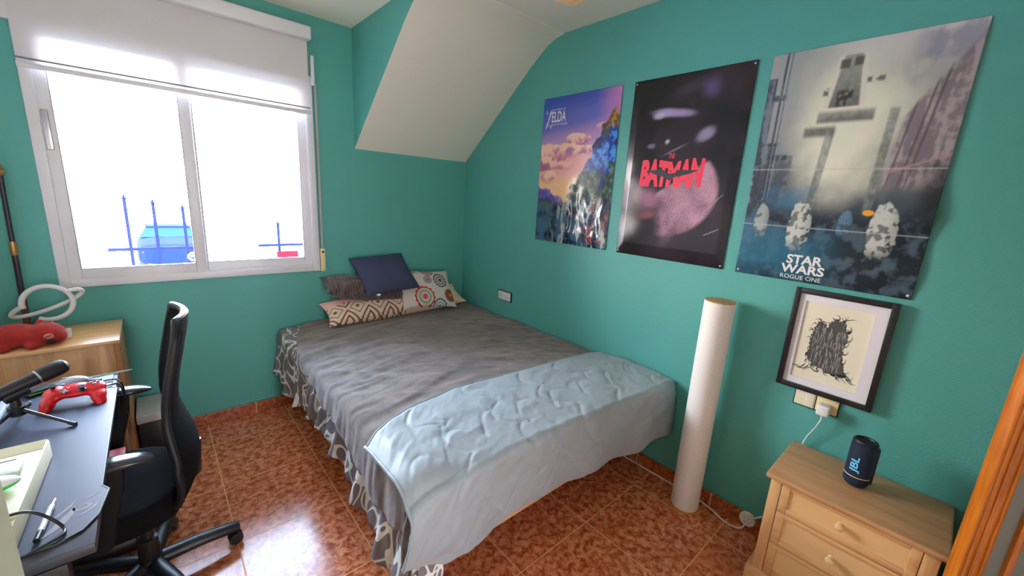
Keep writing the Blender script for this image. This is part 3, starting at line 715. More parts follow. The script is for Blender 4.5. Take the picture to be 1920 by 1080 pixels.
def plush(name, c, l):
    t = NT(name)
    v = t.scaled((4, 9, 6)); v2 = t.scaled((16, 9, 12))
    n = t.math('ADD', t.math('MULTIPLY', t.noise(1.0, 4, v, 0.6, 1.2), 0.6), t.math('MULTIPLY', t.noise(1.0, 4, v2, 0.6, 1.0), 0.4))
    t.base(t.ramp(n, [(0.34, c), (0.70, l)]), 0.9, Sheen_Weight=0.35, Sheen_Roughness=0.5)
    t.bump(t.noise(260, 2), 0.5, 0.004); return t.m
def swirl(name, base, line):
    t = NT(name)
    v = t.scaled((9.0, 6.4, 6.4), (1.7, 0.4, 2.3)); n = t.noise(1.0, 0, v, 0.5, 0.9)
    v2 = t.scaled((10.0, 7.0, 7.0), (4.3, 5.2, 7.1)); n2 = t.noise(1.0, 0, v2, 0.5, 0.8)
    d = t.math('ABSOLUTE', t.math('SUBTRACT', n, 0.5)); d2 = t.math('ABSOLUTE', t.math('SUBTRACT', n2, 0.52))
    m_ = t.math('MAXIMUM', t.math('LESS_THAN', d, 0.036), t.math('LESS_THAN', d2, 0.026))
    t.base(t.mix(m_, base, line), 0.85); t.bump(t.noise(500, 1), 0.2, 0.001); return t.m
M['plush_grey'] = plush('grey_plush', srgb(78, 63, 54), srgb(130, 110, 98))
M['swirl'] = swirl('grey_cotton_white_swirls', srgb(126, 116, 118), srgb(230, 230, 222))

# patterned valance: a strip on the bed top, over the rim, hanging in ruffles down the long side and a little round the foot corner
HEM = [(1.00, 0.03), (1.10, 0.05), (1.15, 0.13), (1.28, 0.16), (1.42, 0.20), (1.55, 0.22), (1.72, 0.285), (1.85, 0.30), (2.0, 0.315), (2.15, 0.29), (2.33, 0.275), (2.5, 0.24), (2.7, 0.205), (2.83, 0.24), (2.94, 0.26)]
def valance(u, v):
    # u along the long side then round the foot corner; v from the top edge down to the hem
    L1 = 1.93; s_ = u*(L1+0.12)
    if s_ < L1: y = 2.945-s_; ox, oy, px = 1.0, 0.0, 0.575
    else:
        a = min(1.0, (s_-L1)/0.07); y = 1.022; ox, oy = 1-a, a; px = 0.575+max(0.0, s_-L1-0.03)
    hem = interp(y, HEM)+0.012*math.sin(s_*31+1.3)*(0.5+0.5*math.sin(s_*5.0))
    if s_ > L1+0.05: hem = 0.045+0.01*math.sin(s_*40)
    if v < 0.28:
        f = v/0.28; return (px+0.24*(1-f)*ox, y+0.10*(1-f)*oy, 0.574-0.012*f**3)
    f = (v-0.28)/0.72; z = 0.562-(0.562-hem)*f
    ruf = f**0.8*(0.016*math.sin(s_*27+0.7*math.sin(s_*7)+0.8*f)+0.012*math.sin(s_*48+2.0*f)+0.010*fbm(s_*6, f*2, 3.0, 3))
    out = 0.004+(0.034+0.030*math.exp(-((y-1.12)/0.14)**2))*f*f+ruf+0.010*math.sin(PI*min(1, f*3))
    if s_ > L1-0.02: out = 0.004+0.010*f+0.12*ruf
    return (px-out*ox, y-out*oy, z)
vo = MB().grid(360, 46, valance).build('valance', M['swirl'], None, solid=0.002, off=0, angle=80)
tag(vo, 'grey bed valance with white scribbled swirls ruffling down the long side of the bed', 'valance')

# grey plush blanket
EDGE = [(1.0, 0.40), (1.145, 0.38), (1.28, 0.365), (1.43, 0.41), (1.6, 0.45), (1.84, 0.470), (2.13, 0.505), (2.27, 0.540), (2.4, 0.565)]
def blanket(u, v):
    y = 1.03+1.905*v
    wob = 0.012*math.sin(y*17)+0.008*math.sin(y*39+1)
    top_z = 0.586
    xe = 0.548
    drop = max(0.0, 0.572-interp(y, EDGE)+wob*0.7)
    inset = max(0.0, (y-2.38)/0.55)**1.3*0.15
    width = 2.043-(xe+0.03+inset); L = width+drop+0.03
    s_ = u*L
    # folds fan out from the long edge across the top
    rg = lambda q: 1-2*abs(q)
    foot = min(1.0, max(0.0, (y-1.40)/0.25))*0.85+0.15
    f1 = rg(fbm((y*1.0+s_*0.30)*6.5, s_*1.3, 2.0, 3)); f2 = rg(fbm((y-s_*0.5)*5.0+4, s_*2.6, 7.0, 3))
    edge_d = max(0.0, 1-(width-s_)/0.95) if s_ < width else 1.0
    z = top_z+foot*(0.008*fbm(s_*3, y*3, 1.0, 3)+0.017*f1*edge_d**1.1*(0.4+0.6*min(1, 1.6*edge_d))+0.012*f2*(1-edge_d*0.6)*math.exp(-((y-1.9)/0.6)**2)-0.010)
    dip = math.exp(-(((s_-0.62)/0.28)**2+((y-2.05)/0.3)**2)); z -= 0.014*dip
    x = 2.043-s_
    r = 0.03
    if s_ > width:
        k = s_-width
        if k < r*1.57: a = k/r; x = xe+0.03+inset-r*math.sin(a); z = z-r*(1-math.cos(a))
        else: x = xe+inset-0.022*math.sin(min(1, (k-r*1.57)/0.25)*2)-0.012*fbm(y*11, k*2, 8, 3)*min(1, k*9); z = z-r-(k-r*1.57)
        if inset > 0.0: z = max(z, 0.5785)
    return (x, y, max(z, 0.577 if s_ < width else -1))
bk = MB().grid(150, 190, blanket).build('blanket', M['plush_grey'], None, solid=0.006, off=1, angle=80)
tag(bk, 'dark grey plush blanket spread over the bed and hanging down its long side', 'blanket')
# corner of the plush blanket folded under the quilt at the foot of the bed
def tail(u, v):
    z = 0.520-0.40*v; return (0.530-0.028*v+0.010*math.sin(u*7+v*4), 1.045-0.060*u-0.02*v+0.015*math.sin(v*5), z+0.12*(1-u)*v)
# (a hanging flap of the same blanket: part of it)
MB().grid(24, 40, tail).build('foot_flap', M['plush_grey'], bk, solid=0.005, off=0, angle=80)

# pale blue quilt across the foot
INN = [(0.53, 1.345), (0.64, 1.41), (0.742, 1.455), (1.02, 1.50), (1.33, 1.475), (1.68, 1.45), (2.05, 1.41)]
BOT = [(0.512, 0.355), (0.65, 0.272), (0.79, 0.297), (0.94, 0.333), (1.165, 0.338), (1.36, 0.333), (1.73, 0.305), (2.05, 0.295)]
def quilt_cell(x, s):
    """distance to the stitched scallop lines, 0..1"""
    a = (x-0.5)/0.30; row = s/0.21
    l1 = abs(((a+0.28*abs(math.sin(row*PI))+0.10*math.sin(row*3.1+2*math.floor(a))) % 1.0)-0.5)*2
    l2 = abs(((row*0.55+0.30*abs(math.sin(a*PI*1.5))) % 1.0)-0.5)*2
    return min(1-l1 if l1 > 0.5 else 1.0, 1-l2 if l2 > 0.5 else 1.0)
def quilt(u, v):
    x = 0.512+(2.047-0.512)*u
    yf = 0.975-0.090*max(0.0, (x-0.62)/1.43)**1.4
    yi = interp(x, INN); zb = interp(x, BOT)+0.008*math.sin(x*13)
    top = 0.614; sag = 0.040*min(1.0, max(0.0, 1-(x-0.512)/0.070))**1.5
    low = 0.048*math.exp(-((x-0.50)/0.27)**2)
    Lt = yi-yf-0.03; Lf = top-0.03-sag-low-zb; L = Lt+0.047+Lf; s_ = v*L
    d = quilt_cell(x, s_); puff = 0.0055*(1-(1-min(1, d/0.20))**2)
    crease = 0.006*fbm(x*5, s_*7, 3, 3)+0.003*(1-2*abs(fbm(x*9+s_*4, s_*9, 6, 3)))
    flare = max(0.0, (x-1.90)/0.15)
    if s_ < Lt:
        k = min(1.0, s_/0.025); return (x, yi-s_, top-sag-0.006+(puff+crease)*k+0.006*math.sin(s_*7)-0.010*flare**2*max(0, 1-s_/0.2)-low*(s_/Lt)**12)
    k = s_-Lt
    if k < 0.047: a = k/0.03; return (x, yf+0.03-0.03*math.sin(a)-(puff*0.7+crease)*math.sin(a), top-sag-low-0.006-0.03*(1-math.cos(a))+(puff*0.8+crease)*math.cos(a))
    k -= 0.047; f = k/max(Lf, 1e-3)
    yy = yf-puff*0.8-crease-0.022*math.sin(f*2.6)*(0.6+0.4*math.sin(x*5))-0.010*f*math.sin(x*19)
    return (x-0.03*f*max(0, 1-(x-0.528)/0.15), yy, top-sag-low-0.036-k)
M['quilt'] = NT('pale_blue_quilt')
qm = M['quilt']; qm.base(qm.mix(qm.noise(5), srgb(146, 154, 156), srgb(158, 166, 168)), 0.55, Sheen_Weight=0.15); qm.bump(qm.noise(420, 2), 0.15, 0.001); M['quilt'] = qm.m
qo = MB().grid(260, 190, quilt).build('quilt', M['quilt'], None, solid=0.008, off=-1, angle=85)
tag(qo, 'pale blue scalloped quilt folded over the foot of the bed', 'quilt')
# a hemmed border stitched along the quilt's left end
MB().tube([Vector(quilt(0.004, k/60))+Vector((-0.002, 0, 0.002)) for k in range(61)], 0.006, 8).build('hem', M['quilt'], qo)
MB().tube([Vector(quilt(k/80, 0.002)) for k in range(81)], 0.005, 8).build('hem', M['quilt'], qo)

# ------------------------------------------------------------------ pillows
def pillow(name, label, cen, X, Yd, a, b_, h, m, bend=0.0, squash=0.5, seed=0, pinch=0.07, nn=44, solid=False):
    """a x b half sizes along the unit vectors X and Yd, h half thickness"""
    X = Vector(X).normalized(); Yd = Vector(Yd); Yd = (Yd-X*Yd.dot(X)).normalized(); Z = X.cross(Yd); c = Vector(cen)
    B = MB(); V = []
    def pt(u, v, s_):
        e = max(0.0, (1-abs(u)**2.6))*max(0.0, (1-abs(v)**2.6))
        t = h*e**squash*s_
        x = a*u*(1-pinch*(1-v*v)*abs(u)); y = b_*v*(1-pinch*(1-u*u)*abs(v))
        wr = 0.10*h*fbm(u*2.2+seed, v*2.2, s_+seed, 3)*e**0.4
        return X*x+Yd*y+Z*(t+wr+bend*(u*u-0.4)*a)
    up = MB().grid(nn, nn, lambda u, v: pt(2*u-1, 2*v-1, 1)); dn = MB().grid(nn, nn, lambda u, v: pt(2*u-1, 2*v-1, -1))
    bm = bmesh.new(); me = bpy.data.meshes.new('t'); me.from_pydata(up.v+dn.v, [], up.f+[tuple(i+nn*nn for i in q) for q in dn.f])
    bm.from_mesh(me); bpy.data.meshes.remove(me); bmesh.ops.remove_doubles(bm, verts=bm.verts[:], dist=1e-4)
    B.from_bm(bm)
    o = B.build(name, m, None, angle=80); o.matrix_world = Matrix.LocRotScale(None, None, None)
    # the cloth pattern is drawn in the pillow's own frame
    o.matrix_basis = Matrix((X, Yd, Z)).transposed().to_4x4(); o.matrix_basis.translation = c
    R = o.matrix_basis.to_3x3().inverted()
    for v in o.data.vertices: v.co = R @ v.co
    o.data.update()
    g = 'cushions piled at the head of the bed'
    return tag(o, label, 'cushion', g)
def kilim():
    t = NT('kilim_print'); sep = t.n('ShaderNodeSeparateXYZ'); t.t.links.new(t.pos(), sep.inputs[0]); x, y = sep.outputs[0], sep.outputs[1]
    st = lambda s_, k: t.math('DIVIDE', t.math('FLOOR', t.math('MULTIPLY', s_, k)), k)
    xm = t.math('PINGPONG', t.math('ADD', x, 0.65), 0.075); q = t.math('ADD', st(xm, 130), t.math('ABSOLUTE', st(t.math('ADD', y, 0.035), 130)))
    saw = t.math('FLOORED_MODULO', q, 0.040)
    zig = t.math('LESS_THAN', saw, 0.0125)
    band = t.math('LESS_THAN', t.math('ABSOLUTE', t.math('ADD', y, 0.02)), 0.15)
    cream, brown, pink = srgb(226, 200, 176), srgb(122, 82, 60), srgb(220, 160, 140)
    side = t.math('LESS_THAN', x, 0.0)
    c = t.mix(t.math('MULTIPLY', band, zig), cream, brown)
    top = t.math('GREATER_THAN', y, 0.03)
    c = t.mix(top, c, t.mix(t.noise(14, 3), pink, srgb(236, 190, 172)))
    c = t.mix(side, srgb(232, 206, 178), c)
    t.base(c, 0.85); t.bump(t.noise(350, 1), 0.2, 0.001); return t.m
def mandala():
    t = NT('mandala_print'); sep = t.n('ShaderNodeSeparateXYZ'); t.t.links.new(t.pos(), sep.inputs[0]); x, y = sep.outputs[0], sep.outputs[1]
    c = t.mix(t.noise(30, 2), srgb(222, 212, 200), srgb(206, 196, 186))
    spots = [(-0.055, -0.085, .086, (srgb(196, 48, 62), srgb(206, 200, 180), srgb(120, 140, 110), srgb(224, 70, 110))),
             (0.115, 0.055, .062, (srgb(54, 44, 58), srgb(200, 190, 180), srgb(60, 50, 70), srgb(120, 60, 100))),
             (0.185, -0.075, .055, (srgb(110, 60, 62), srgb(150, 90, 60), srgb(90, 50, 60), srgb(214, 150, 40))),
             (0.02, 0.155, .060, (srgb(150, 110, 110), srgb(196, 160, 150), srgb(110, 80, 90), srgb(170, 60, 60))),
             (0.11, 0.20, .050, (srgb(84, 76, 86), srgb(206, 200, 196), srgb(90, 90, 110), srgb(60, 60, 70))),
             (-0.13, 0.03, .034, (srgb(170, 110, 100), srgb(216, 190, 170), srgb(180, 110, 100), srgb(190, 60, 60))),
             (-0.21, 0.05, .050, (srgb(110, 84, 90), srgb(190, 180, 170), srgb(120, 90, 100), srgb(110, 60, 70))),
             (0.0, 0.06, .036, (srgb(120, 100, 104), srgb(180, 160, 160), srgb(90, 80, 100), srgb(100, 70, 80))),
             (-0.13, 0.16, .050, (srgb(140, 110, 110), srgb(200, 170, 160), srgb(120, 100, 110), srgb(150, 80, 80))),
             (0.075, -0.165, .062, (srgb(50, 54, 70), srgb(214, 214, 208), srgb(120, 150, 170), srgb(90, 100, 120)))]
    for cx, cy, r, (k1, k2, k3, k4) in spots:
        dx, dy = t.math('SUBTRACT', x, cx), t.math('SUBTRACT', y, cy)
        d = t.math('DIVIDE', t.math('SQRT', t.math('ADD', t.math('MULTIPLY', dx, dx), t.math('MULTIPLY', dy, dy))), r)
        an = t.math('ARCTAN2', dy, dx); pet = t.math('MULTIPLY_ADD', t.math('SINE', t.math('MULTIPLY', an, 14.0)), 0.05, d)
        lt = lambda v, s_=d: t.math('LESS_THAN', s_, v)
        c = t.mix(lt(1.0, pet), c, k1); c = t.mix(lt(0.84), c, k2); c = t.mix(lt(0.60, pet), c, k3); c = t.mix(lt(0.48), c, k2); c = t.mix(lt(0.26), c, k4)
    t.base(c, 0.85); t.bump(t.noise(350, 1), 0.2, 0.001); return t.m
M['beige_cloth'] = plain('beige_cotton', srgb(224, 200, 170), 0.85, 0.05, 8, 0.2, 350)
def fur():
    t = NT('brown_ribbed_fur'); v = t.scaled((90, 4, 30))
    t.base(t.ramp(t.noise(1.0, 3, v), [(0.3, srgb(46, 36, 36)), (0.7, srgb(112, 96, 92))]), 0.9, Sheen_Weight=0.3); t.bump(t.noise(160, 3), 0.7, 0.004); return t.m
pk = pillow('cushion', 'long pink and cream bolster with a stepped brown motif under the other cushions', (1.385, 2.825, 0.678), (1, 0.01, 0.03), (0, 0.86, 0.45), 0.565, 0.120, 0.085, kilim(), 0.0, 0.55, 1, 0.05)
pf = pillow('cushion', 'dark brown furry cushion lying on the pink and cream bolster', (1.13, 2.845, 0.815), (1, -0.03, -0.15), (0.02, 0.90, 0.30), 0.300, 0.115, 0.080, fur(), 0.02, 0.6, 7)
pm = pillow('cushion', 'cream cushion printed with coloured mandala circles', (1.590, 2.770, 0.775), (1, 0.01, -0.10), (0.10, 0.60, 0.76), 0.240, 0.168, 0.050, mandala(), 0.0, 0.55, 12)
pn = pillow('cushion', 'plain navy blue cushion propped on top of the pile', (1.262, 2.800, 0.922), (0.409, 0.02, 0.016), (-0.10, 0.24, 0.20), 0.212, 0.178, 0.062, plain('navy_cotton', srgb(58, 62, 92), 0.85, 0.08, 200, 0.2, 400), 0.0, 0.55, 15)
Mn = pn.matrix_basis.copy()
lab = MB().box((-0.140, -0.186, -0.002), (-0.114, -0.170, 0.002)).build('care_label', M['white_plastic'], None, smooth=False)
lab.parent = pn

# ------------------------------------------------------------------ chest of drawers by the door
PALE_D, PALE_L = srgb(196, 146, 92), srgb(222, 178, 122)
M['oak_y'] = wood('pale_oiled_wood', PALE_D, PALE_L, 'y'); M['oak_z'] = wood('pale_oiled_wood_upright', PALE_D, PALE_L, 'z')
M['oak_top'] = wood('pale_oiled_wood_top', srgb(170, 122, 80), srgb(204, 156, 108), 'y', 0.32)
def cane():
    t = NT('woven_cane_panel'); v = t.scaled((300, 300, 300)); ch_ = t.n('ShaderNodeTexChecker', {'Scale': 1.0, 'Color1': rgba(srgb(228, 188, 130)), 'Color2': rgba(srgb(208, 164, 106))}); t.t.links.new(v, ch_.inputs['Vector'])
    t.base(ch_.outputs['Color'], 0.55); t.bump(ch_.outputs['Fac'], 0.25, 0.001); return t.m
M['cane'] = cane()
DY0, DY1, DXF, DXB, DT = -0.150, 0.312, 1.712, 2.040, 0.547
cd = thing('chest_of_drawers', 'small pale wooden chest of drawers with cane fronts and round knobs', 'chest of drawers', (1.88, 0.08, 0))
MB().box((1.690, DY0-0.017, DT-0.020), (DXB+0.006, DY1+0.018, DT), 0.006, 3).build('top', M['oak_top'], cd, angle=30)
MB().box((DXF+0.012, DY0, 0.10), (DXB, DY1, DT-0.021), 0.002).build('carcass', M['oak_z'], cd, angle=30)
for y0, y1 in ((DY0-0.002, DY0+0.036), (DY1-0.034, DY1+0.002)):
    MB().box((DXF, y0, 0.10), (DXF+0.03, y1, DT-0.021), 0.003).build('post', M['oak_z'], cd, angle=30)
MB().box((DXF-0.016, DY0-0.016, 0.0), (DXB, DY1+0.022, 0.106), 0.005).build('plinth', M['oak_y'], cd, angle=30)
for i, (z0, z1) in enumerate(((0.400, 0.520), (0.257, 0.396), (0.113, 0.253))):
    y0, y1 = DY0+0.038, DY1-0.036
    d = ring(MB(), 0, y1-y0, z0, z1, 0, 0.020, 0.028, 0.002, 0.022, 0.018)
    d.v = [(DXF+0.001+p[1], y0+p[0], p[2]) for p in d.v]
    dr = d.build('drawer', M['oak_y'], cd, angle=30)
    MB().box((DXF+0.008, y0+0.026, z0+0.020), (DXF+0.014, y1-0.026, z1-0.016)).build('cane_panel', M['cane'], dr, smooth=False)
    zc = z0+0.066
    MB().lathe([(0.011, 0), (0.006, 0.006), (0.006, 0.012), (0.012, 0.016), (0.0145, 0.023), (0.012, 0.031), (0.005, 0.034), (0, 0.0345)], (0, 0, 0), 24,
               Matrix.Translation((DXF+0.009, 0.090, zc)) @ Matrix.Rotation(-PI/2, 4, 'Y')).build('knob', plain('varnished_knob', srgb(220, 186, 130), 0.18), dr)

# ------------------------------------------------------------------ loudspeaker
sk = thing('loudspeaker', 'dark blue cylindrical portable loudspeaker standing on the chest of drawers', 'loudspeaker', (1.893, 0.093, DT))
sc_ = (1.893, 0.093, DT+0.001); SR = 0.0385
M['mesh_blue'] = plain('navy_speaker_mesh', srgb(14, 34, 58), 0.75, 0.3, 500, 0.6, 900)
M['rubber'] = plain('black_blue_rubber', srgb(12, 20, 32), 0.5)
MB().lathe([(0.0, 0.0), (0.026, 0.0), (0.033, 0.006), (SR, 0.018), (SR+0.0006, 0.09), (SR, 0.165), (0.036, 0.176)], sc_, 40).build('body', M['mesh_blue'], sk)
MB().lathe([(0.0365, 0.170), (0.038, 0.177), (0.034, 0.184), (0.029, 0.184), (0.026, 0.178), (0, 0.177)], sc_, 40).build('end_ring', M['rubber'], sk)
A0 = math.atan2(-0.093, -1.893)                         # side that looks to the camera
zz = [(A0-1.45+2.6*k/30) for k in range(31)]
MB().tube([(sc_[0]+(SR+0.001)*math.cos(a), sc_[1]+(SR+0.001)*math.sin(a), sc_[2]+0.044+0.010*(a-A0)*0) for a in zz], 0.0014, 6).build('cord', M['cream_plastic'], sk)
MB().box((-0.006, -0.012, 0.02), (0.008, 0.012, 0.165), 0.004, 2, Matrix.Translation((sc_[0], sc_[1], sc_[2])) @ Matrix.Rotation(A0+1.75, 4, 'Z') @ Matrix.Translation((SR-0.002, 0, 0))).build('spine', M['rubber'], sk)
M['logo_blue'] = plain('bright_blue_print', srgb(110, 200, 245), 0.4)
V, F = text_shape('JBL', 0.02)
bm = bmesh.new(); vs = [bm.verts.new((x, y, 0)) for x, y, _ in V]
for f in F:
    try: bm.faces.new([vs[i] for i in f])
    except ValueError: pass
bmesh.ops.triangulate(bm, faces=bm.faces[:]); bmesh.ops.subdivide_edges(bm, edges=bm.edges[:], cuts=3, use_grid_fill=True)
for v in bm.verts:
    x, y = v.co.x, v.co.y; ang = A0-0.28+0.80*(0.5-y)
    v.co = (sc_[0]+(SR+0.0016)*math.cos(ang), sc_[1]+(SR+0.0016)*math.sin(ang), sc_[2]+0.062+0.062*x)
b = MB().from_bm(bm); b.build('logo', M['logo_blue'], sk, smooth=False, fixn=False)

# ------------------------------------------------------------------ door, standing ajar on the right
M['door_wood'] = wood('orange_varnished_pine', srgb(150, 74, 14), srgb(216, 128, 36), 'z', 0.25)
dr_ = thing('door_1', None, None, (1.61, -0.158, 0)); dr_['kind'] = 'structure'
Xd = Vector((0.74, -0.67, 0)).normalized(); Nd = Vector((0.67, 0.74, 0)).normalized()
Md = Matrix((Xd, Nd, Vector((0, 0, 1)))).transposed().to_4x4(); Md.translation = Vector((1.628, -0.178, 0.0))
DL = 0.60
def dbox(b, x0, x1, z0, z1, y0=0.0, y1=0.032, bev=0.003): return b.box((x0, y0, z0), (x1, y1, z1), bev, 2, Md)
b = MB(); dbox(b, 0, 0.075, 0.01, 2.02); dbox(b, DL-0.075, DL, 0.01, 2.02)
dbox(b, 0.075, DL-0.075, 1.92, 2.02); dbox(b, 0.075, DL-0.075, 0.01, 0.26); dbox(b, 0.075, DL-0.075, 0.93, 1.06)
lf = b.build('leaf_frame', M['door_wood'], dr_, angle=30)
b = MB()
for x in (0.012, 0.030, 0.058): b.tube([Md @ Vector((x, -0.001, 0.02)), Md @ Vector((x, -0.001, 2.01))], 0.004, 8)
b.build('moulding', M['door_wood'], lf)
def frost():
    t = NT('frosted_door_glass'); t.base(srgb(140, 142, 128), 0.35, Transmission_Weight=0.3); return t.m
b = MB(); dbox(b, 0.070, DL-0.07, 1.05, 1.93, 0.012, 0.018, 0); dbox(b, 0.070, DL-0.07, 0.25, 0.99, 0.012, 0.018, 0)
b.build('glass_panel', frost(), dr_, smooth=False)
b = MB()
for z0, z1 in ((0.26, 0.93), (1.06, 1.92)):
    for x in (0.135, 0.335): dbox(b, x, x+0.024, z0, z1, 0.002, 0.030, 0.004)
b.build('glazing_bar', M['door_wood'], dr_, angle=30)

# ------------------------------------------------------------------ ceiling fan: only a blade tip reaches into the picture
fn = thing('ceiling_fan', 'ceiling fan whose pale wooden blade tip shows at the top edge', 'ceiling fan', (0.78, 0.62, 2.28))
MB().lathe([(0.0, 2.20), (0.05, 2.20), (0.085, 2.22), (0.09, 2.30), (0.07, 2.335), (0.018, 2.34), (0.014, 2.49), (0.06, 2.50), (0.065, ZC), (0, ZC)], (0.78, 0.62, 0), 32).build('motor_housing', M['white_plastic'], fn, angle=40)
FB = wood('pale_wood_blade', srgb(206, 158, 108), srgb(226, 184, 134), 'x', 0.5)
a0 = math.atan2(1.335-0.62, 1.42-0.78); Rb = math.hypot(1.335-0.62, 1.42-0.78)
for k in range(5):
    out = [(0.14, -0.05), (0.25, -0.062), (Rb-0.07, -0.068), (Rb-0.02, -0.045), (Rb, 0), (Rb-0.02, 0.045), (Rb-0.07, 0.068), (0.25, 0.062), (0.14, 0.05)]
    Mb = Matrix.Translation((0.78, 0.62, 2.34)) @ Matrix.Rotation(a0+k*2*PI/5, 4, 'Z') @ Matrix.Rotation(0.12, 4, 'X')
    bl_ = MB().prism(out, Mb, 0.008).build('blade', FB, fn, smooth=False)
    MB().box((0.06, -0.02, -0.006), (0.20, 0.02, 0.0), 0.002, 2, Mb).build('bracket', M['chrome'], bl_, angle=30)

# ------------------------------------------------------------------ light wooden drawer unit under the window corner
BEECH = wood('beech_stave_board', srgb(190, 140, 90), srgb(222, 176, 124), 'z', 0.35, 0.8, (0, 0.075))
BEECH_T = wood('beech_top_board', srgb(206, 150, 92), srgb(236, 190, 134), 'x', 0.32, 0.6)
cu = thing('wooden_cabinet', 'light wooden cabinet in the window corner behind the desk', 'cabinet', (-0.38, 2.765, 0))
CX0, CX1, CY0, CY1, CT = XL+0.004, -0.172, 2.572, YB-0.014, 0.760
MB().box((CX0, CY0-0.006, CT-0.018), (CX1, CY1, CT), 0.003).build('top', BEECH_T, cu, angle=30)
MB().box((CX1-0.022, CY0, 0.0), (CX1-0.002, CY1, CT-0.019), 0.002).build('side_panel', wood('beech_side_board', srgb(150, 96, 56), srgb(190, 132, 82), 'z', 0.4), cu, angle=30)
MB().box((CX0, CY0, 0.0), (CX0+0.02, CY1, CT-0.019), 0.002).build('side_panel', BEECH, cu, angle=30)
MB().box((CX0+0.021, CY0+0.004, 0.04), (CX1-0.023, CY1, CT-0.020), 0.002).build('front_panel', BEECH, cu, angle=30)
for z in (0.70, 0.62): MB().lathe([(0.0, 0), (0.004, 0.0), (0.004, 0.001), (0, 0.001)], (0, 0, 0), 10, Matrix.Translation((CX1-0.002, CY0+0.03, z)) @ Matrix.Rotation(PI/2, 4, 'Y')).build('screw_cover', M['black_plastic'], cu)

# ------------------------------------------------------------------ plush toy
RED = NT('red_plush'); nz = RED.noise(45, 4)
RED.base(RED.mix(nz, srgb(130, 18, 14), srgb(186, 44, 28)), 0.9, Sheen_Weight=0.08); RED.bump(RED.noise(240, 3), 0.8, 0.004); RED = RED.m
pt = thing('plush_toy', 'red plush animal lying on the light wooden cabinet', 'plush toy', (-0.46, 2.66, CT))
b = MB()
b.ball((-0.505, 2.665, CT+0.052), (0.085, 0.070, 0.052), 24); b.ball((-0.405, 2.645, CT+0.050), (0.060, 0.058, 0.052), 24); b.ball((-0.45, 2.655, CT+0.045), (0.07, 0.06, 0.045), 24)
b.ball((-0.445, 2.600, CT+0.016), (0.026, 0.030, 0.018), 14); b.ball((-0.530, 2.605, CT+0.018), (0.030, 0.032, 0.018), 14); b.ball((-0.52, 2.71, CT+0.02), (0.03, 0.03, 0.02), 14)
b.ball((-0.375, 2.628, CT+0.040), (0.035, 0.042, 0.036), 18); b.ball((-0.425, 2.69, CT+0.095), (0.016, 0.014, 0.014), 12)
remeshed(b, 0.006, 5).build('body', RED, pt, angle=180)
MB().ball((-0.392, 2.588, CT+0.052), (0.016, 0.006, 0.012), 16).build('eye_patch', plain('pink_felt', srgb(200, 120, 110), 0.9), pt)
MB().ball((-0.388, 2.588, CT+0.026), (0.017, 0.010, 0.011), 16).build('mouth', plain('dark_felt', srgb(40, 14, 20), 0.9), pt)
MB().tube([(-0.402, 2.582, CT+0.049), (-0.392, 2.580, CT+0.055), (-0.381, 2.582, CT+0.058)], 0.0018, 6).build('eye', plain('dark_thread', srgb(70, 20, 20), 0.8), pt)
MB().tube([(-0.376, 2.585, CT+0.026), (-0.362, 2.590, CT+0.030), (-0.351, 2.602, CT+0.042), (-0.346, 2.615, CT+0.050)], 0.0018, 6).build('smile', plain('black_thread', srgb(30, 8, 10), 0.8), pt)

# ------------------------------------------------------------------ planet shaped neon lamp
pn_ = thing('planet_lamp', 'white neon tube lamp shaped like a ringed planet on the wooden cabinet', 'lamp', (-0.40, 2.85, CT))
TUBE = plain('milky_white_tube', (0.74, 0.75, 0.74), 0.35, 0.02)
pc = Vector((-0.412, 2.85, 0.905)); pr = 0.082
MB().tube([pc+Vector((pr*math.cos(a), 0, pr*math.sin(a))) for a in np.linspace(PI*1.07, -PI*0.66, 60)], 0.0110, 12).build('planet_tube', TUBE, pn_)
ra = 0.40
rp = []
for k in range(64):
    a = math.radians(128+(412-128)*k/63); x, y = 0.128*math.cos(a), 0.034*math.sin(a)
    rp.append(pc+Vector((x*math.cos(ra)-y*math.sin(ra), -0.030*math.sin(a)*-1*-1, x*math.sin(ra)+y*math.cos(ra))))
MB().tube(rp, 0.0095, 12).build('ring_tube', TUBE, pn_)
MB().box((-0.440, 2.835, CT), (-0.380, 2.865, CT+0.022), 0.004).build('base', M['white_plastic'], pn_)
MB().tube([(-0.412, 2.85, CT+0.02), (-0.412, 2.85, 0.826)], 0.005, 8).build('stem', M['white_plastic'], pn_)
bx = thing('adapter_box', 'small white block beside the head of the red plush animal', 'box', (-0.352, 2.72, CT))
MB().box((-0.372, 2.705, CT), (-0.338, 2.735, CT+0.042), 0.004).build('case', M['white_plastic'], bx)

# ------------------------------------------------------------------ dark pole with brass bands leaning in the corner
po = thing('pole', 'dark pole with brass bands leaning in the corner left of the window', 'pole', (-0.520, 2.93, CT))
pA, pB = Vector((-0.503, 2.930, CT+0.002)), Vector((-0.484, 2.915, 1.56))
pp = lambda t: pA+(pB-pA)*t
DARKP = plain('dark_lacquered_wood', srgb(40, 38, 52), 0.35, 0.3, 40); BROWNP = plain('brown_worn_wood', srgb(96, 62, 48), 0.5, 0.3, 40); BRASS = plain('brass', srgb(176, 136, 80), 0.35, 0.1, 40, Metallic=0.8)
MB().tube([pp(0), pp(0.20)], [0.013, 0.0115], 14).build('lower_shaft', BROWNP, po)
MB().tube([pp(0.20), pp(0.46)], 0.0105, 14).build('shaft', DARKP, po)
MB().tube([pp(0.46), pp(0.47), pp(0.53), pp(0.54)], [0.0105, 0.0125, 0.0125, 0.0105], 14).build('brass_band', BRASS, po)
MB().tube([pp(0.54), pp(0.93)], 0.0090, 14).build('shaft', DARKP, po)
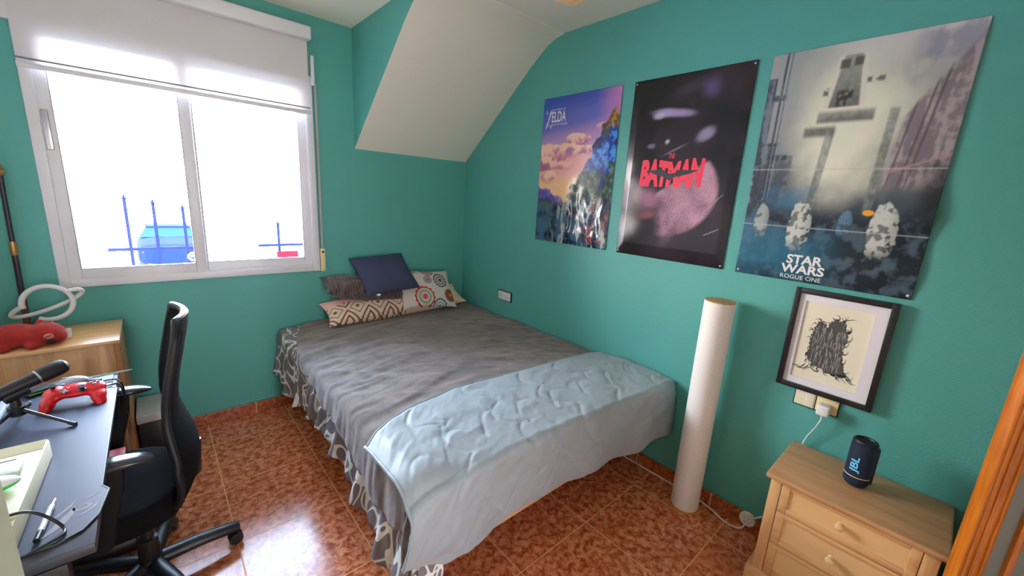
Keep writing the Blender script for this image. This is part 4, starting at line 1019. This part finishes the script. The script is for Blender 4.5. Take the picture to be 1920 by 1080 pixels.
MB().lathe([(0.008, 0), (0.017, 0.008), (0.019, 0.018), (0.012, 0.026), (0.015, 0.036), (0.008, 0.052), (0, 0.058)], (0, 0, 0), 20, Matrix.Translation(pp(0.91)) @ Matrix.Rotation(-0.02, 4, 'Y')).build('finial', BRASS, po)

# ------------------------------------------------------------------ desk and its mat
KX = -0.157; DZ = 0.748
dk = thing('desk', 'black gaming desk along the left wall under the microphone', 'desk', (-0.38, 1.62, 0))
MB().box((XL+0.004, 1.112, DZ-0.025), (KX-0.006, 2.165, DZ), 0.004).build('desktop', plain('black_grey_laminate', srgb(58, 60, 70), 0.35), dk, angle=30)
MB().box((XL+0.006, 1.112, DZ-0.095), (KX-0.05, 1.130, DZ-0.026), 0.003).build('apron', M['black_plastic'], dk, angle=30)
for y in (1.19, 2.06):
    lg = MB().box((-0.30, y-0.035, 0.06), (-0.22, y+0.035, DZ-0.026), 0.006).build('leg', M['black_metal'], dk, angle=30)
    MB().box((XL+0.01, y-0.035, 0.0), (-0.18, y+0.035, 0.06), 0.01).build('foot', M['black_metal'], lg, angle=30)
MB().box((XL+0.03, 1.226, 0.20), (XL+0.05, 2.024, 0.55), 0.002).build('back_panel', M['black_metal'], dk, angle=30)

MATB = NT('blue_black_desk_mat'); MATB.base(MATB.mix(MATB.noise(12, 3), srgb(30, 38, 60), srgb(42, 52, 78)), 0.46); MATB.set(MATB.b.inputs['Specular IOR Level'], 0.42); MATB.bump(MATB.noise(900, 1), 0.1, 0.0005); MATB = MATB.m
dm = thing('desk_mat', 'large blue-black desk mat with a notched edge and pale swirl covering the desk', 'desk mat', (-0.38, 1.62, DZ))
outl = [(XL+0.02, 2.125), (XL+0.02, 1.150), (-0.225, 1.150), (-0.186, 1.168), (-0.163, 1.210), (-0.150, 1.305), (-0.164, 1.330), (-0.161, 1.98), (-0.178, 1.995), (-0.178, 2.06), (-0.175, 2.125)]
MB().prism(outl, Matrix.Translation((0, 0, DZ+0.0003)), 0.0045).build('mat_sheet', MATB, dm, smooth=False)
MB().tube([(x, y, DZ+0.003) for x, y in outl], 0.0030, 6, True).build('stitched_edge', M['black_plastic'], dm)
SW = plain('pale_grey_print', srgb(128, 124, 134), 0.6)
b = MB()
def ribbon(pts, wd):
    V, F = [], []
    for i, (x, y) in enumerate(pts):
        a, c = pts[max(0, i-1)], pts[min(len(pts)-1, i+1)]; dx, dy = c[0]-a[0], c[1]-a[1]; L = math.hypot(dx, dy) or 1
        k = wd*math.sin(PI*(0.06+0.90*i/(len(pts)-1)))
        V += [(x-dy/L*k, y+dx/L*k, DZ+0.0052), (x+dy/L*k, y-dx/L*k, DZ+0.0052)]
    b.add(V, [(2*i, 2*i+1, 2*i+3, 2*i+2) for i in range(len(pts)-1)])
ribbon([(-0.190+0.020*(1-k/40)*math.cos(2.2+k*0.19), 1.262+0.020*(1-k/40)*math.sin(2.2+k*0.19)) for k in range(36)], 0.0040)
ribbon([(-0.205, 1.268), (-0.212, 1.245), (-0.222, 1.222), (-0.236, 1.200), (-0.252, 1.182)], 0.009)
ribbon([(-0.205, 1.30), (-0.215, 1.275), (-0.230, 1.255), (-0.245, 1.235)], 0.0035)
ribbon([(-0.168, 1.30), (-0.180, 1.295), (-0.195, 1.285)], 0.003); ribbon([(-0.166, 1.262), (-0.172, 1.245), (-0.185, 1.232), (-0.200, 1.222)], 0.004)
b.build('swirl_print', SW, dm, smooth=False, fixn=False)
MT = DZ+0.0055                                           # top of the mat

# red game controller
gc = thing('game_controller', 'red game controller lying on the desk mat', 'game controller', (-0.258, 1.91, MT))
b = MB(); cx, cy, cz = -0.258, 1.925, MT+0.0325
rotc = Matrix.Translation((cx, cy, cz)) @ Matrix.Rotation(-0.08, 4, 'Z') @ Matrix.Rotation(0.30, 4, 'X')
b.ball((0, 0.008, 0.002), (0.056, 0.034, 0.017), 24, rotc)
for s_ in (-1, 1):
    b.ball((s_*0.046, 0.004, 0.002), (0.032, 0.036, 0.019), 20, rotc)
    b.ball((s_*0.060, -0.028, -0.006), (0.021, 0.036, 0.018), 20, rotc); b.ball((s_*0.066, -0.050, -0.014), (0.016, 0.024, 0.015), 18, rotc)
remeshed(b, 0.0035, 6).build('body', plain('glossy_red_plastic', srgb(204, 16, 26), 0.28, 0.04), gc, angle=180)
for x, y in ((-0.050, 0.014), (0.022, -0.012)):
    MB().lathe([(0.011, 0), (0.006, 0.003), (0.005, 0.009), (0.0095, 0.012), (0.0095, 0.015), (0.006, 0.0155), (0, 0.0145)], (x, y, 0.016), 20, rotc).build('thumb_stick', M['black_plastic'], gc)
b = MB(); b.box((-0.031, -0.015, 0.016), (-0.011, -0.009, 0.022), 0.001, 1, rotc); b.box((-0.024, -0.022, 0.016), (-0.018, -0.002, 0.022), 0.001, 1, rotc); b.build('direction_pad', M['grey_seal'], gc)
for dx, dy in ((0, 0.010), (0.010, 0), (-0.010, 0), (0, -0.010)):
    MB().lathe([(0.0045, 0), (0.0045, 0.004), (0.003, 0.0055), (0, 0.006)], (0.048+dx, 0.014+dy, 0.018), 12, rotc).build('button', M['grey_seal'], gc)
for s_ in (-1, 1): MB().ball((s_*0.014, 0.008, 0.018), (0.004, 0.0025, 0.002), 10, rotc).build('menu_button', M['white_plastic'], gc)
for s_ in (-1, 1): MB().box((s_*0.045-0.018, 0.030, 0.0), (s_*0.045+0.018, 0.044, 0.012), 0.004, 2, rotc).build('shoulder_button', M['black_plastic'], gc)
tag(MB().tube(smooth_path([(-0.245, 1.975, MT+0.008), (-0.230, 2.02, MT+0.004), (-0.205, 2.055, MT+0.004), (-0.186, 2.06, MT+0.004), (-0.163, 2.048, MT+0.004), (-0.148, 2.035, MT-0.02), (-0.146, 2.03, MT-0.10)]), 0.0028, 8).build('cable', M['black_plastic']), 'black cable running over the desk end behind the red controller', 'cable')
tag(MB().tube(smooth_path([(-0.228, 1.945, MT+0.012), (-0.205, 1.99, MT+0.004), (-0.180, 2.005, MT+0.004), (-0.158, 2.000, MT+0.004), (-0.1465, 1.990, MT-0.03), (-0.145, 1.985, MT-0.12)]), 0.0026, 8).build('cable', M['black_plastic']), 'second thin black cable hanging off the desk end by the chair arm', 'cable')

# black gadget with green stripe, and a grey mouse behind the controller
gd = thing('remote', 'flat black remote with a bright green stripe behind the red controller', 'remote', (-0.338, 2.10, MT))
Mg = Matrix.Translation((-0.340, 2.085, MT)) @ Matrix.Rotation(0.55, 4, 'Z')
MB().box((-0.065, -0.024, 0.0), (0.065, 0.024, 0.016), 0.006, 3, Mg).build('body', M['black_plastic'], gd)
MB().box((-0.062, -0.0255, 0.006), (0.062, -0.0235, 0.010), 0.0005, 1, Mg).build('stripe', plain('bright_green_plastic', srgb(80, 220, 40), 0.4), gd)
ms = thing('mouse', 'pale grey mouse behind the red controller on the desk', 'mouse', (-0.275, 2.10, MT))
Mm = Matrix.Translation((-0.278, 2.092, MT)) @ Matrix.Rotation(-0.2, 4, 'Z')
b = MB(); b.ball((0, 0, 0.010), (0.042, 0.027, 0.020), 24, Mm); b.v = [(x, y, max(z, MT)) for x, y, z in b.v]; b.build('shell', plain('pale_grey_plastic', srgb(170, 176, 186), 0.3), ms)
MB().box((-0.030, -0.004, 0.024), (-0.016, 0.004, 0.030), 0.002, 2, Mm).build('wheel', M['grey_seal'], ms)

# keyboard at the picture edge
kb = thing('keyboard', 'grey keyboard at the left end of the desk under the microphone', 'keyboard', (-0.50, 1.92, MT))
MB().box((XL+0.03, 1.76, MT), (-0.418, 2.085, MT+0.016), 0.005).build('case', plain('silver_grey_plastic', srgb(150, 162, 180), 0.35), kb, angle=30)
b = MB()
for i in range(6):
    for j in range(14):
        x, y = -0.436-0.0205*i, 1.775+0.0215*j; b.box((x-0.0155, y, MT+0.0165), (x+0.0015, y+0.018, MT+0.023), 0.002, 1)
kk = b.build('key_block', plain('dark_grey_keys', srgb(60, 66, 78), 0.5), kb, angle=30)

# microphone on a small tripod
mc = thing('microphone', 'black microphone lying in a clip on a small desktop tripod', 'microphone', (-0.36, 1.83, MT))
hub = Vector((-0.372, 1.835, MT+0.045)); joint = Vector((-0.372, 1.835, 0.845))
MB().tube([hub-Vector((0, 0, 0.016)), hub+Vector((0, 0, 0.012))], 0.020, 20).build('tripod_hub', M['black_plastic'], mc)
MB().tube([hub+Vector((0, 0, 0.008)), joint-Vector((0, 0, 0.012))], [0.013, 0.011], 16).build('post', M['black_metal'], mc)
for ax, ay in ((0.128, -0.112), (-0.070, -0.118), (0.0, 0.14)):
    e = Vector((hub.x+ax, hub.y+ay, MT+0.006)); lg = MB().tube([hub+Vector((ax, ay, 0))*0.12, e], [0.0055, 0.0045], 12).build('leg', M['black_metal'], mc)
    MB().tube([e+(hub-e)*0.10, e, e+Vector((0, 0, -0.0055))], [0.0062, 0.0066, 0.005], 10).build('rubber_foot', M['rubber'], lg)
dirm = Vector((0.150, 0.075, 0.045)).normalized()
pos = lambda d: joint+Vector((0, 0, 0.024))+dirm*d
MB().tube([joint-dirm*0.024+Vector((0, 0, 0.006)), joint+dirm*0.030+Vector((0, 0, 0.006))], [0.019, 0.019], 16).build('clip', M['black_plastic'], mc)
MB().tube([pos(-0.14), pos(-0.10), pos(0.055)], [0.016, 0.018, 0.0205], 20).build('handle', M['black_metal'], mc)
MB().tube([pos(0.055), pos(0.060)], 0.0222, 20).build('collar', M['chrome'], mc)
hg = NT('black_mesh_grille'); hg.base((0.018, 0.018, 0.02), 0.4, Metallic=0.6); hg.bump(hg.noise(900, 1), 0.8, 0.001)
MB().tube([pos(0.060), pos(0.066), pos(0.110), pos(0.124), pos(0.132), pos(0.1345)], [0.0210, 0.0240, 0.0255, 0.0215, 0.011, 0.001], 20).build('grille', hg.m, mc)

# beige console box with things on it
CB = plain('beige_console_plastic', srgb(212, 206, 176), 0.5, 0.03)
cs = thing('game_console', 'beige retro console box on the near end of the desk', 'console', (-0.38, 1.36, MT))
Mc = Matrix.Translation((-0.276, 1.352, MT)) @ Matrix.Rotation(-0.02, 4, 'Z')
MB().box((-0.262, -0.205, 0.0), (0.0, 0.205, 0.055), 0.006, 2, Mc).build('case', CB, cs, angle=30)
b = MB()
for k in range(11): b.box((-0.26, 0.150+0.0048*k, 0.0545), (-0.004, 0.1525+0.0048*k, 0.0572), 0.0008, 1, Mc)
b.build('vent_ribs', CB, cs, angle=30)
MB().box((-0.20, 0.095, 0.0545), (-0.045, 0.128, 0.0562), 0.0006, 1, Mc).build('cartridge_slot', plain('dark_brown_plastic', srgb(66, 56, 48), 0.5, 0.4, 60), cs, angle=30)
MB().box((-0.050, -0.165, 0.0545), (-0.012, -0.158, 0.0560), 0.0005, 1, Mc).build('port', M['black_plastic'], cs, angle=30)
MB().box((-0.262, -0.207, 0.0545), (-0.0, -0.120, 0.0558), 0.0005, 1, Mc).build('front_strip', plain('tan_plastic', srgb(200, 186, 146), 0.5), cs, angle=30)
CTZ = MT+0.057
ca = thing('cartridge', 'pale game cartridge lying on the beige console box', 'cartridge', (-0.36, 1.42, CTZ))
MB().box((-0.43, 1.378, CTZ), (-0.298, 1.442, CTZ+0.016), 0.003).build('shell', plain('pale_grey_green_plastic', srgb(200, 204, 186), 0.4), ca, angle=30)
MB().box((-0.415, 1.388, CTZ+0.0155), (-0.325, 1.432, CTZ+0.0172), 0.0005, 1).build('paper_label', plain('cream_label', srgb(224, 222, 206), 0.5, 0.15, 90), ca, smooth=False)
gm = thing('mouse', 'white mouse with bright green underside lying on the beige console box', 'mouse', (-0.36, 1.34, CTZ))
b = MB(); b.ball((-0.350, 1.335, CTZ+0.018), (0.062, 0.028, 0.017), 28); b.v = [(x, y, max(z, CTZ+0.0185)) for x, y, z in b.v]
b.build('top_shell', M['white_plastic'], gm)
b = MB(); b.ball((-0.350, 1.335, CTZ+0.018), (0.0625, 0.0285, 0.0178), 28); b.v = [(x, y, min(max(z, CTZ+0.0005), CTZ+0.0180)) for x, y, z in b.v]
b.build('base_shell', plain('vivid_green_plastic', srgb(30, 200, 50), 0.4), gm)
tag(MB().tube(smooth_path([(-0.45, 1.215, CTZ+0.004), (-0.36, 1.212, CTZ+0.004), (-0.29, 1.214, CTZ+0.004), (-0.262, 1.214, CTZ-0.002), (-0.236, 1.208, MT+0.030), (-0.216, 1.192, MT+0.006), (-0.214, 1.170, MT+0.004), (-0.232, 1.156, MT+0.004), (-0.262, 1.140, MT+0.003)]), 0.0032, 10).build('cable', M['black_plastic']), 'black cable looping off the beige console box onto the desk', 'cable')
pe = thing('pen', 'white ballpoint pen with black clip lying beside the beige console box', 'pen', (-0.25, 1.26, MT))
pa, pb_ = Vector((-0.2535, 1.175, MT+0.006)), Vector((-0.2420, 1.322, MT+0.006)); q = lambda t: pa+(pb_-pa)*t
MB().tube([q(0.0), q(0.20)], 0.0055, 12).build('grip', M['black_plastic'], pe)
MB().tube([q(0.20), q(0.80)], 0.0056, 12).build('barrel', M['white_plastic'], pe)
MB().tube([q(0.80), q(0.96), q(1.0)], [0.0050, 0.0032, 0.0012], 12).build('tip', M['chrome'], pe)
MB().box((-0.001, 0, 0), (0.001, 0.045, 0.002), 0, 1, Matrix.Translation(q(0.62)+Vector((0.0050, 0, 0.001)))).build('clip', M['black_plastic'], pe)
rl = thing('stylus', 'thin pale green stick poking over the far end of the desk', 'stick', (-0.17, 2.14, DZ))
MB().tube([(-0.235, 2.138, DZ+0.004), (-0.128, 2.146, DZ+0.004)], 0.0032, 8).build('shaft', plain('pale_green_plastic', srgb(150, 176, 158), 0.3), rl)
MB().tube([(-0.128, 2.146, DZ+0.004), (-0.120, 2.1466, DZ+0.004)], [0.0032, 0.001], 8).build('tip', M['grey_seal'], rl)

# ------------------------------------------------------------------ office chair, tucked under the desk
oc = thing('office_chair', 'black mesh-backed office chair tucked under the desk', 'office chair', (-0.15, 1.81, 0))
YC = 1.81
BLK = NT('black_mesh_fabric'); BLK.base(BLK.mix(BLK.noise(60), (0.005, 0.005, 0.005), (0.010, 0.0095, 0.009)), 0.9, Specular_IOR_Level=0.08); BLK.bump(BLK.noise(700, 1), 0.4, 0.001); BLK = BLK.m
SP = [(0.34, -0.035), (0.42, 0.010), (0.50, 0.038), (0.58, 0.040), (0.66, 0.018), (0.74, 0.000), (0.84, 0.010), (0.96, 0.035), (1.06, 0.055)]
WD = [(0.34, 0.10), (0.40, 0.17), (0.50, 0.215), (0.58, 0.215), (0.66, 0.195), (0.74, 0.175), (0.86, 0.180), (0.98, 0.180), (1.03, 0.160), (1.06, 0.12)]
def smooth_interp(z, pts):
    i = 0
    while i < len(pts)-2 and z > pts[i+1][0]: i += 1
    p0 = pts[max(0, i-1)]; p1 = pts[i]; p2 = pts[i+1]; p3 = pts[min(len(pts)-1, i+2)]
    t = (z-p1[0])/(p2[0]-p1[0]); return 0.5*(2*p1[1]+(p2[1]-p0[1])*t+(2*p0[1]-5*p1[1]+4*p2[1]-p3[1])*t*t+(3*p1[1]-p0[1]-3*p2[1]+p3[1])*t**3)
def back(u, v):
    z = 0.34+0.72*v; a = 2*u-1
    wrap = 0.030+0.035*max(0, 1-abs(z-0.55)/0.2)
    return (smooth_interp(z, SP)-wrap*a*a, YC+a*smooth_interp(z, WD), z)
bkk = MB().grid(28, 50, back).build('backrest', BLK, oc, solid=0.022, off=0, angle=80)
rim = [back(0, k/40) for k in range(41)]+[back(k/12, 1) for k in range(1, 12)]+[back(1, 1-k/40) for k in range(41)]+[back(1-k/12, 0) for k in range(1, 12)]
MB().tube(rim, 0.0125, 10, True).build('back_rim', plain('satin_black_frame', (0.012, 0.012, 0.014), 0.5, Specular_IOR_Level=0.3), bkk)
def seat(u, v):
    a = 2*PI*u; r = v; c, s_ = math.cos(a), math.sin(a); p = 0.6
    x = 0.23*math.copysign(abs(c)**p, c); y = 0.235*math.copysign(abs(s_)**p, s_)
    if v <= 0.6: k = v/0.6*0.92; return (-0.235+x*k, YC+y*k, 0.462-0.010*(1-k)+0.004*math.sin(k*3))
    t = (v-0.6)/0.4*PI/2; k = 0.92+0.08*math.sin(t*2 if t < PI/4 else PI/2); kk_ = 0.92+0.08*math.sin(min(PI/2, t*1.6))
    return (-0.235+x*kk_, YC+y*kk_, 0.462-0.075*(v-0.6)/0.4)
sm_ = MB().grid(48, 24, seat, True); sm_.f.append(tuple(23*48+i for i in range(48))); sm_.mi.append(0)
sm_.build('seat', BLK, oc, angle=60)
MB().box((-0.34, YC-0.12, 0.355), (-0.11, YC+0.12, 0.388), 0.012).build('tilt_mechanism', M['black_metal'], oc)
MB().tube([(-0.14, YC, 0.375), (-0.03, YC, 0.365), (0.025, YC, 0.42), (0.040, YC, 0.55)], [0.028, 0.028, 0.024, 0.018], 12, flat=(1, 1)).build('back_bar', M['black_metal'], oc)
M['black_matt'] = plain('matt_black_plastic', (0.008, 0.008, 0.009), 0.7, 0.1, Specular_IOR_Level=0.25)
PADM = plain('grey_satin_armrest', (0.035, 0.036, 0.042), 0.22)
for s_ in (-1, 1):
    ya = YC+s_*0.275
    pad = MB().grid(28, 24, lambda u, v: (0, 0, 0))
    pad = MB(); pad.ball((0, 0, 0), 1.0, 32); pad.v = [(-0.185+0.118*math.copysign(abs(x)**0.8, x), ya+0.036*math.copysign(abs(y)**0.8, y), 0.690+0.016*z-0.010*(x*x)) for x, y, z in pad.v]
    pad.build('arm_pad', PADM, oc, angle=180)
    MB().tube([(-0.165, ya, 0.680), (-0.170, ya, 0.60), (-0.195, ya-s_*0.012, 0.50), (-0.215, ya-s_*0.03, 0.40), (-0.225, ya-s_*0.12, 0.372)], [0.020, 0.018, 0.017, 0.017, 0.017], 12, flat=(0.8, 1.4)).build('arm_post', M['black_matt'], oc)
hx = -0.135
MB().lathe([(0.030, 0.09), (0.034, 0.10), (0.030, 0.20), (0.020, 0.205), (0.016, 0.36), (0, 0.36)], (hx, YC, 0), 24).build('gas_lift', M['black_metal'], oc, angle=40)
MB().lathe([(0, 0.062), (0.045, 0.065), (0.048, 0.095), (0.034, 0.115), (0, 0.115)], (hx, YC, 0), 24).build('base_hub', M['black_plastic'], oc)
for k in range(5):
    a = math.radians(5+72*k); d = Vector((math.cos(a), math.sin(a), 0)); c0 = Vector((hx, YC, 0))
    leg = MB().tube([c0+d*0.035+Vector((0, 0, 0.092)), c0+d*0.15+Vector((0, 0, 0.090)), c0+d*0.262+Vector((0, 0, 0.076)), c0+d*0.282+Vector((0, 0, 0.070))], [0.030, 0.028, 0.025, 0.022], 14, flat=(1.0, 0.85)).build('leg', M['black_plastic'], oc)
    w_ = c0+d*0.268; pz = Vector((-d.y, d.x, 0))
    Mw = Matrix((pz.cross(Vector((0, 0, 1))), Vector((0, 0, 1)), pz)).transposed().to_4x4(); Mw.translation = w_+Vector((0, 0, 0.027))
    b = MB()
    for s_ in (-1, 1): b.lathe([(0, s_*0.006), (0.026, s_*0.006), (0.027, s_*0.010), (0.025, s_*0.022), (0, s_*0.023)], (0, 0, 0), 20, Mw)
    b.tube([w_+Vector((0, 0, 0.03)), w_+Vector((0, 0, 0.072))], 0.006, 8); b.build('caster', M['black_plastic'], leg)

# ------------------------------------------------------------------ things under the far end of the desk
pr_ = thing('storage_box', 'black box with a white lid standing by the window wall behind the chair', 'box', (-0.10, 2.82, 0))
MB().box((-0.165, 2.68, 0.0), (0.006, 2.942, 0.245), 0.006).build('body', M['black_plastic'], pr_, angle=30)
MB().box((-0.168, 2.677, 0.246), (0.009, 2.944, 0.290), 0.006).build('lid', plain('dull_white_plastic', srgb(196, 196, 198), 0.4), pr_, angle=30)
pc_ = thing('computer_tower', 'black computer tower under the far end of the desk', 'computer', (-0.28, 2.42, 0))
MB().box((-0.40, 2.18, 0.0), (-0.205, 2.545, 0.43), 0.008).build('case', M['black_metal'], pc_, angle=30)
MB().box((-0.2045, 2.22, 0.05), (-0.2025, 2.50, 0.39), 0.001).build('side_panel', plain('smoked_panel', (0.02, 0.02, 0.022), 0.15), pc_, angle=30)
def strew(name, label, cat, pts, r, m):
    tag(MB().tube(smooth_path(pts), r, 8).build(name, m), label, cat)
strew('cable', 'grey cable tangled on the floor behind the chair', 'cable', [(-0.19, 2.60, 0.008), (-0.12, 2.52, 0.008), (-0.06, 2.60, 0.010), (-0.11, 2.655, 0.012), (-0.17, 2.57, 0.016), (-0.10, 2.48, 0.010), (-0.03, 2.45, 0.008), (-0.08, 2.36, 0.008), (-0.16, 2.40, 0.008)], 0.005, plain('grey_cable', (0.2, 0.2, 0.2), 0.5))
sh = thing('adapter', 'pale grey power adapter on top of the black computer tower', 'adapter', (-0.27, 2.45, 0.43))
MB().box((-0.32, 2.40, 0.431), (-0.215, 2.53, 0.475), 0.008).build('case', plain('grey_white_plastic', srgb(170, 168, 166), 0.4), sh)
MB().tube(smooth_path([(-0.22, 2.42, 0.45), (-0.19, 2.38, 0.45), (-0.17, 2.40, 0.40), (-0.18, 2.44, 0.33), (-0.19, 2.40, 0.25)]), 0.004, 8).build('lead', M['grey_seal'], sh)
rb = thing('red_box', 'small red box under the desk edge behind the near chair arm', 'box', (-0.19, 1.95, 0.43))
MB().box((-0.255, 1.90, 0.468), (-0.165, 1.97, 0.508), 0.004).build('carton', plain('red_card', srgb(176, 22, 34), 0.5), rb, angle=30)
MB().box((-0.257, 1.898, 0.500), (-0.163, 1.972, 0.511), 0.003).build('lid', plain('red_card_lid', srgb(190, 26, 38), 0.5), rb, angle=30)
